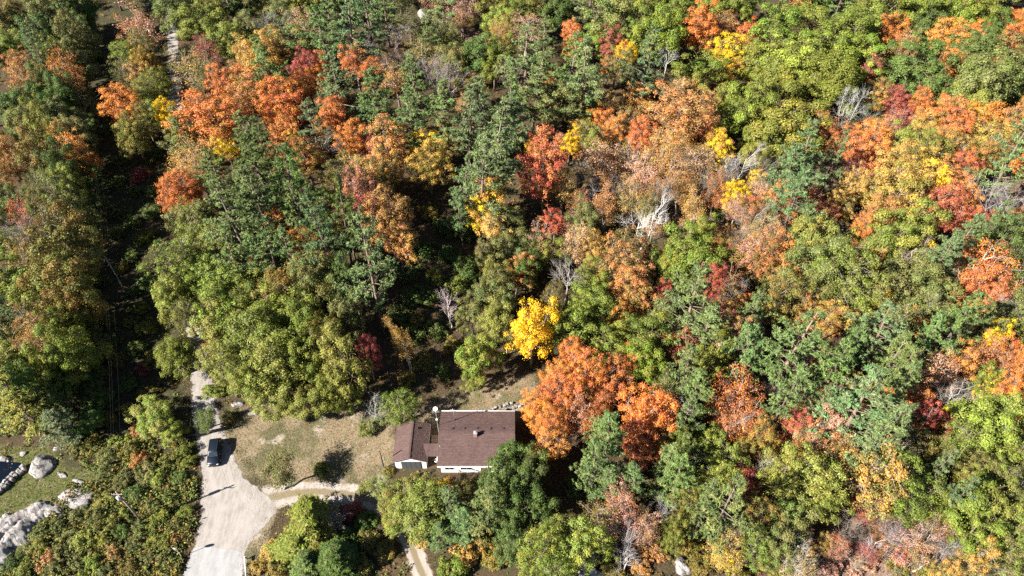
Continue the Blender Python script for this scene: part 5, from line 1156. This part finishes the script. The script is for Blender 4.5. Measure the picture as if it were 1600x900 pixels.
def rock(name, px, py, wpx, hpx, height, label, rz=0.0, seed=0, n=40, group=None, cat='rock'):
    """boulder: sphere pushed about by cellular planes and noise, sunk into the ground"""
    r = np.random.default_rng(900 + seed)
    c = at(px, py, height * .4); s = scale_at(c)
    rx = wpx / s / 2; ry = hpx / s / 2 * 1.1
    u, v = np.meshgrid(np.linspace(0, 2 * np.pi, n, endpoint=False), np.linspace(0.02, np.pi - .02, n // 2), indexing='ij')
    d = np.stack([np.cos(u) * np.sin(v), np.sin(u) * np.sin(v), np.cos(v)], -1)
    rad = np.ones(u.shape)
    for _ in range(16):
        k = r.normal(size=3); k /= np.linalg.norm(k)
        rad = np.minimum(rad, (0.62 + .26 * r.random()) / np.maximum(d @ k, .05))
    rad = np.minimum(rad, 1.1)
    for fr in (3, 6, 11):
        a = r.normal(size=3) * fr; rad += .05 * 3 / fr * np.sin(d @ a + r.random() * 6) + .04 * 3 / fr * np.sin(d @ (r.normal(size=3) * fr))
    P = d * rad[..., None] * np.array([rx, ry, height])
    idx = np.arange(u.size).reshape(u.shape); m = u.shape[1]
    q = np.stack([idx[:, :-1], idx[:, 1:], np.roll(idx, -1, 0)[:, 1:], np.roll(idx, -1, 0)[:, :-1]], -1).reshape(-1, 4)[:, ::-1]
    me = np_mesh(name, P.reshape(-1, 3), q, smooth=True); me.materials.append(M_ROCK)
    o = bpy.data.objects.new(name, me); col.objects.link(o)
    g = at(px, py, height * .4)
    o.location = (g.x, g.y, float(terrain(np.array(g.x), np.array(g.y))) + height * -.08); o.rotation_euler = (0, 0, rz)
    if label: tag(o, label, cat, group)
    return o
rock('boulder', 65, 725, 52, 44, 1.2, 'steep-faced grey boulder at the end of the stone wall', .4, 1)
rock('boulder', 118, 776, 64, 34, .8, 'rounded pale boulder with a dark crack on the lawn edge', -.2, 7)
rock('boulder', 136, 775, 30, 22, .8, 'small pinkish boulder leaning on the cracked round one', .2, 3)
rock('boulder', 96, 741, 22, 9, .35, 'low pale stone between the two large boulders', -.5, 4)
rock('boulder', 145, 720, 20, 8, .3, 'flat pale stone at the foot of the yellow shrubs', 0, 5)
rock('boulder', 128, 755, 44, 9, .3, 'long low rock strip behind the cracked round boulder', -.35, 6)
rock('boulder', 88, 700, 14, 10, .5, 'white stone beside the rusty shrub behind the steep boulder', 0, 8)
rock('boulder', 36, 708, 12, 9, .4, 'small white stone on the green lawn behind the stone wall', 0, 9)
rock('boulder', 6, 716, 18, 12, .6, 'pale angular stone above the dark painted shade', 0, 10)
rock('boulder', 14, 718, 10, 8, .5, 'small white stone above the dark painted shade', 0, 11)
rock('boulder', 11, 806, 18, 12, .6, 'dark small boulder on the lawn beside the rock ledge', 0, 12)
rock('boulder', 370, 630, 22, 12, .5, 'pale flat stone under the trees behind the log barrier', 0, 13)
rock('boulder', 356, 659, 10, 8, .4, 'small round stone in the shade beside the road', 0, 14)
rock('boulder', 395, 645, 22, 10, .4, 'grey stone in tree shade at the yard edge', 0, 15)
rock('boulder', 668, 20, 34, 30, 2.2, 'bare pale rock slab breaking through the far wood', 0, 16)
rock('boulder', 920, 893, 46, 26, 1.2, 'pale grey rock at the lower picture edge beside lime trees', 0, 17)
rock('boulder', 1066, 886, 32, 28, 1.3, 'square grey boulder at the foot of bare branches', 0, 18)
rock('boulder', 1005, 893, 20, 12, .7, 'low pale rock beside the fallen bare branches', 0, 19)
rock('boulder', 275, 832, 34, 14, .5, 'dark lichen-covered rock at the roadside scrub', 0, 20)
# long bedrock ledge: one uneven slab along the lawn
_poly = pxpoly([(-40, 890), (-10, 815), (25, 800), (52, 786), (72, 781), (100, 790), (106, 806), (88, 812), (70, 808), (60, 818), (50, 838), (30, 856), (14, 880), (-10, 925)])
lxs = np.arange(min(p[0] for p in _poly) - .3, max(p[0] for p in _poly) + .3, .14); lys = np.arange(min(p[1] for p in _poly) - .3, max(p[1] for p in _poly) + .3, .14)
LX, LY = np.meshgrid(lxs, lys)
wob = .25 * np.sin(LX * 2.1 + LY * 1.3) + .18 * np.sin(LX * 4.7 - LY * 3.1) + .12 * np.sin(LX * 9 + LY * 8)
dd_ = poly_dist(LX, LY, _poly); sd_ = np.where(in_poly(LX, LY, _poly), dd_, -dd_) + wob * .5
al = LX * .62 + LY * .78; ac = -LX * .78 + LY * .62
cre = np.abs(np.sin(ac * 1.15 + .5 * np.sin(al * .8) + .2 * np.sin(al * 2.3))) ** .5
Z = np.clip(sd_ / .55, -1, 1) * .45 + np.clip(sd_ / 2.0, 0, 1) * .75 * cre + .10 * np.sin(al * 1.7) + .05 * np.sin(LX * 5 + 2 * np.sin(LY * 4)) - .12
keep = sd_ > -.35
idx = -np.ones(LX.shape, int); idx[keep] = np.arange(keep.sum())
qq = np.stack([idx[:-1, :-1], idx[:-1, 1:], idx[1:, 1:], idx[1:, :-1]], -1).reshape(-1, 4); qq = qq[(qq >= 0).all(1)]
lme = np_mesh('rock_ledge', np.stack([LX[keep], LY[keep], Z[keep]], 1), qq, smooth=True); lme.materials.append(M_ROCK)
ledge = bpy.data.objects.new('rock_ledge', lme); col.objects.link(ledge); tag(ledge, 'long pale bedrock ledge running along the lawn edge', 'rock')

# stone walls, stone by stone
def stone_mesh(seed):
    r = np.random.default_rng(seed)
    q = MB(); q.box((0, 0, 0), (1, 1, 1), bevel=.16)
    q.v = [tuple(np.array(p) + r.normal(size=3) * .06) for p in q.v]
    me = q.mesh('stone'); me.materials.append(M_ROCK); return me
STONES = [stone_mesh(i) for i in range(6)]
def stone_wall(line, label, rows, sz, hgt, r, jit=.12):
    o = empty('stone_wall', (line[0].x, line[0].y, 0)); tag(o, label, 'stone wall')
    L = 0
    for a, b_ in zip(line[:-1], line[1:]):
        d = b_ - a; n = max(1, int(d.length / sz)); s = Vector((-d.y, d.x, 0)).normalized()
        for k in range(n):
            for j in range(rows):
                c = a.lerp(b_, (k + .5) / n) + s * ((j - (rows - 1) / 2) * sz * .95) - line[0]
                st = bpy.data.objects.new('stone', STONES[int(r.integers(0, 6))]); col.objects.link(st); st.parent = o
                st.location = (c.x + r.normal() * jit * sz, c.y + r.normal() * jit * sz, hgt * (.45 + .1 * r.random()))
                st.rotation_euler = (r.normal() * .1, r.normal() * .1, math.atan2(d.y, d.x) + r.normal() * .25)
                st.scale = (sz * (.85 + .3 * r.random()), sz * (.8 + .3 * r.random()), hgt * (.85 + .4 * r.random()))
    return o
stone_wall([at(-24, 790), at(4, 764), at(41, 730)], 'dry stone wall edging the dark painted shade beside the lawn', 2, .62, .7, _rr)
stone_wall([at(763, 643), at(780, 637), at(800, 630)], 'low white-stone edging running up behind the bungalow', 1, .5, .4, _rr, .2)
stone_wall([at(788, 640), at(806, 637), at(820, 633)], 'short row of white garden stones behind the bungalow corner', 1, .5, .35, _rr, .25)
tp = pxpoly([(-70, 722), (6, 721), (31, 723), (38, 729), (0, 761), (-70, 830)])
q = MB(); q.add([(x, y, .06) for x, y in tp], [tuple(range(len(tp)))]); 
shade_sheet = q.build('painted_shade', plain('shade_dark', (.004, .007, .012), .95, .4, 1.5, .0)); tag(shade_sheet, 'dark sheet of painted shade behind the stone wall', 'painted_shade', kind='structure')  # shadow on the ground painted as a near-black sheet

# fallen trunks
def log(a, b_, r, label, tint=(.33, .29, .25)):
    A, B = at(*a), at(*b_); o = empty('fallen_trunk', (A.x, A.y, float(terrain(np.array(A.x), np.array(A.y)))))
    tag(o, label, 'fallen trunk', 'fallen trunks on the forest floor')
    q = MB(); D = B - A; pts = [Vector((0, 0, r)), D * .35 + Vector((.1, -.1, .5)), D * .7 + Vector((-.1, .1, .8)), D + Vector((0, 0, .9))]
    q.tube(pts, [r, r * .85, r * .6, r * .25], 8); t = q.build('trunk', M_BARK, o, color=tint)
    for k in range(6):
        u = .35 + .6 * _rr.random(); c = D * u + Vector((0, 0, .7)); e = c + Vector(tuple(_rr.normal(size=3) * .5)) + D.normalized() * (.6 + _rr.random()) + Vector((0, 0, .5))
        q = MB(); q.tube([c, c.lerp(e, .5) + Vector((0, 0, .1)), e], [r * .3, r * .2, r * .06], 5); q.build('branch', M_BARK, o, color=tint)
log((1302, 846), (1343, 899), .16, 'dark fallen trunk pointing down through the pink brush clearing', (.12, .10, .085))
log((1432, 842), (1484, 798), .17, 'pale fallen trunk along the far edge of the pink brush clearing')
log((1450, 868), (1502, 846), .17, 'thick pale fallen trunk beside the green oaks at the brush clearing')
log((1415, 898), (1466, 872), .15, 'pale fallen trunk near the lower edge of the brush clearing')
log((1332, 872), (1368, 824), .13, 'thin grey fallen trunk in the middle of the brush clearing')
log((1268, 885), (1330, 850), .13, 'thin brown fallen trunk at the near end of the brush clearing', (.2, .16, .13))
log((1086, 352), (1106, 357), .14, 'pale log lying in the sunny opening behind the opening oak')
log((960, 372), (1000, 352), .13, 'grey log beside the white dead tree')
log((950, 878), (1010, 868), .14, 'pale fallen trunk with splayed branches near the square boulder')
log((1145, 668), (1200, 640), .14, 'white fallen trunk under the big coral thicket tree')
# ================================================================ what nobody could count: undergrowth, fallen leaves, grass
_r = np.random.default_rng(2024)
def free_ground(n, x0, x1, y0, y1):
    x = _r.uniform(x0, x1, n); y = _r.uniform(y0, y1, n)
    vis = np.abs(x) < (y * _C + CAM_H * _S) * 800 / FPX + 8
    return x[vis], y[vis]
def no_build(x, y, road=0.6):
    bad = in_poly(x, y, ROAD_POLY) | (poly_dist(x, y, ROAD_POLY) < road) | (poly_dist(x, y, DRIVE_LINE, False) < 1.7)
    bad |= (x > -12.4) & (x < 1.2) & (y > 52.8) & (y < 63.8)
    bad |= (x > -19.0) & (x < -11) & (y > 53.8) & (y < 61.8)
    bad |= (np.abs(x + 47.1) < 1.5) & (np.abs(y - 57) < 3)
    return bad
# undergrowth: low leafy clumps under and between the trees
x, y = free_ground(24000, -190, 190, 30, 245)
_x2, _y2 = free_ground(16000, -80, -30, 32, 64)
_k2 = in_poly(_x2, _y2, SCRUB) & (np.sin(_x2 * .55 + 1.7 * np.sin(_y2 * .33)) * np.sin(_y2 * .5 + _x2 * .2) > -.35)
x = np.concatenate([x, _x2[_k2]]); y = np.concatenate([y, _y2[_k2]])
ok = ~no_build(x, y) & ~in_poly(x, y, YARD) & ~in_poly(x, y, LAWN) & ~in_poly(x, y, BACK) & ~in_poly(x, y, VERGE) & ~in_poly(x, y, tp)
ok &= ~(in_poly(x, y, BRUSH) & (_r.random(len(x)) < .6))
x, y = x[ok], y[ok]
pal = np.array([(.085, .10, .028), (.06, .085, .025), (.12, .115, .035), (.13, .085, .03), (.20, .10, .04), (.22, .14, .05), (.24, .17, .035), (.16, .05, .035), (.13, .16, .04)])
pw = np.array([.2, .2, .17, .13, .09, .07, .05, .03, .06])
ci = _r.choice(len(pal), len(x), p=pw / pw.sum())
_sc = in_poly(x, y, SCRUB) & (_r.random(len(x)) < .8)
ci = np.where(_sc, _r.choice(np.array([0, 2, 2, 8, 8, 6, 3]), len(x)), ci)
g = 13
rad = _r.uniform(.35, .95, len(x)); hh = _r.uniform(.3, 1.3, len(x))
off = _r.normal(size=(len(x), g, 3)) * np.array([.55, .55, .0])
up = _r.random((len(x), g))
P = np.stack([x, y, terrain(x, y)], 1)[:, None, :] + off * rad[:, None, None]
P[..., 2] += .06 + up * hh[:, None] * np.exp(-(off[..., 0] ** 2 + off[..., 1] ** 2) * 1.2)
P = P.reshape(-1, 3)
N = nrm(_r.normal(size=P.shape) * .7 + np.array([0, 0, 1]))
s = .17 * _r.uniform(.6, 1.4, len(P))
V = leaf_arrays(P, N, s, s * .65, _r)
c = np.repeat(pal[ci], g, 0) * _r.uniform(.6, 1.4, (len(P), 1))
tint = np.ones((len(P), 4, 4)); tint[:, :, :3] = c[:, None, :]
um = np_mesh('undergrowth', V, np.arange(len(V)).reshape(-1, 4), {'tint': tint.reshape(-1, 4)}); um.materials.append(M_TINT)
uo = bpy.data.objects.new('undergrowth', um); col.objects.link(uo); tag(uo, 'low leafy undergrowth covering the forest floor', 'undergrowth', kind='stuff')
# fallen leaves on yard, lawn edge, roofs of the brush and drive verges
x, y = free_ground(90000, -80, 110, 34, 80)
w = .025 + .4 * in_poly(x, y, YARD) * np.clip((x + 45) / 25, .25, 1) + .5 * in_poly(x, y, BACK) + .75 * in_poly(x, y, BRUSH) + .15 * in_poly(x, y, LAWN)
bad = (x > -11.6) & (x < .5) & (y > 53.2) & (y < 63.4) | (x > -18.4) & (x < -13) & (y > 54.3) & (y < 61.3)
ok = (_r.random(len(x)) < w) & ~bad & ~in_poly(x, y, ROAD_POLY)
x, y = x[ok], y[ok]
P = np.stack([x, y, terrain(x, y) + .035 + _r.random(len(x)) * .03], 1)
N = nrm(_r.normal(size=P.shape) * .3 + np.array([0, 0, 1]))
s = _r.uniform(.05, .11, len(P))
pal2 = np.array([(.36, .22, .11), (.30, .16, .07), (.40, .29, .17), (.24, .12, .06), (.36, .14, .05), (.42, .33, .22)])
c = pal2[_r.integers(0, len(pal2), len(P))] * _r.uniform(.6, 1.1, (len(P), 1))
tint = np.ones((len(P), 4, 4)); tint[:, :, :3] = c[:, None, :]
# some have drifted onto the roofs
_n = 420
_rx = np.concatenate([_r.uniform(-11.2, .2, _n), _r.uniform(-18.2, -13.3, _n // 2)]); _ry = np.concatenate([58.4 + 4.8 * np.sign(_r.random(_n) - .5) * _r.random(_n) ** .6, _r.uniform(54.6, 60.9, _n // 2)])
_rz = np.where(_rx > -12.5, RZ - (RZ - EZ) * np.abs(_ry - 58.4) / HY + .135, 3.45 - 1.15 * np.abs(_rx + 15.75) / GX + .115)
P = np.concatenate([P, np.stack([_rx, _ry, _rz], 1)]); N = np.concatenate([N, np.tile([[0, 0, 1.0]], (len(_rx), 1))]); s = np.concatenate([s, _r.uniform(.04, .08, len(_rx))])
tint = np.concatenate([tint, np.ones((len(_rx), 4, 4)) * np.array([.2, .12, .07, 1])])
V = leaf_arrays(P, N, s, s * .8, _r)
fm = np_mesh('fallen_leaves', V, np.arange(len(V)).reshape(-1, 4), {'tint': tint.reshape(-1, 4)}); fm.materials.append(M_TINT)
fo = bpy.data.objects.new('fallen_leaves', fm); col.objects.link(fo); tag(fo, 'dry fallen leaves scattered over yard and clearings', 'leaves', kind='stuff')
# grass tufts on lawn, yard and verges
x, y = free_ground(90000, -85, 8, 34, 76)
inl = in_poly(x, y, LAWN); iny = in_poly(x, y, YARD) | in_poly(x, y, BACK) | in_poly(x, y, VERGE)
edge = poly_dist(x, y, ROAD_POLY) < 1.6
ok = (inl | (iny & (_r.random(len(x)) < .3)) | edge) & ~no_build(x, y, .25) & ~in_poly(x, y, tp) & ~in_poly(x, y, _poly)
x, y, inl = x[ok], y[ok], inl[ok]
nb = 3
hh = np.where(inl, _r.uniform(.06, .2, len(x)), _r.uniform(.06, .2, len(x)))
B0 = np.repeat(np.stack([x, y, terrain(x, y) + .01], 1), nb, 0) + np.concatenate([_r.normal(size=(len(x) * nb, 2)) * .09, np.zeros((len(x) * nb, 1))], 1)
T = nrm(_r.normal(size=B0.shape) * np.array([.5, .5, .2]) + np.array([0, 0, 1]))
hl = np.repeat(hh, nb) * .5
P = B0 + T * hl[:, None]
N = nrm(np.cross(T, _r.normal(size=T.shape)))
V = leaf_arrays(P, N, hl, .035, _r, T)
gc = np.where(np.repeat(inl, nb)[:, None], np.array([[.13, .15, .045]]), np.array([[.24, .195, .10]])) * _r.uniform(.6, 1.35, (len(P), 1))
mixg = _r.random((len(P), 1)) < .3
gc = np.where(mixg, np.array([[.15, .16, .06]]) * _r.uniform(.7, 1.2, (len(P), 1)), gc)
tint = np.ones((len(P), 4, 4)); tint[:, :, :3] = gc[:, None, :]
gm = np_mesh('grass', V, np.arange(len(V)).reshape(-1, 4), {'tint': tint.reshape(-1, 4)}); gm.materials.append(M_TINT)
go = bpy.data.objects.new('grass', gm); col.objects.link(go); tag(go, 'short lawn and dry yard grass', 'grass', kind='stuff')
# pebbles loosened along the road edges
x, y = free_ground(40000, -62, -20, 34, 72)
dd2 = poly_dist(x, y, ROAD_POLY)
ok = (dd2 < 1.3) & (_r.random(len(x)) < .5) | (poly_dist(x, y, DRIVE_LINE, False) < 2.3) & (_r.random(len(x)) < .35)
x, y = x[ok], y[ok]
P = np.stack([x, y, terrain(x, y) + .04], 1)
sz = _r.uniform(.02, .05, len(P))[:, None, None]
oct_ = np.array([(1, 0, 0), (0, 1, 0), (-1, 0, 0), (0, -1, 0), (0, 0, .8), (0, 0, -.8)])
V = (P[:, None, :] + oct_[None] * sz * (1 + _r.normal(size=(len(P), 6, 1)) * .2)).reshape(-1, 3)
f = np.array([(0, 1, 4), (1, 2, 4), (2, 3, 4), (3, 0, 4), (1, 0, 5), (2, 1, 5), (3, 2, 5), (0, 3, 5)])
F = (np.arange(len(P))[:, None, None] * 6 + f[None]).reshape(-1, 3)
c = np.array([.30, .27, .24]) * _r.uniform(.5, 1.2, (len(P), 1))
tint = np.ones((len(P), 6, 4)); tint[:, :, :3] = c[:, None, :]
pm = np_mesh('gravel', V, None, {'tint': tint.reshape(-1, 4)}, tris=F); pm.materials.append(M_TINT)
po = bpy.data.objects.new('gravel', pm); col.objects.link(po); tag(po, 'loose gravel along road and drive edges', 'gravel', kind='stuff')
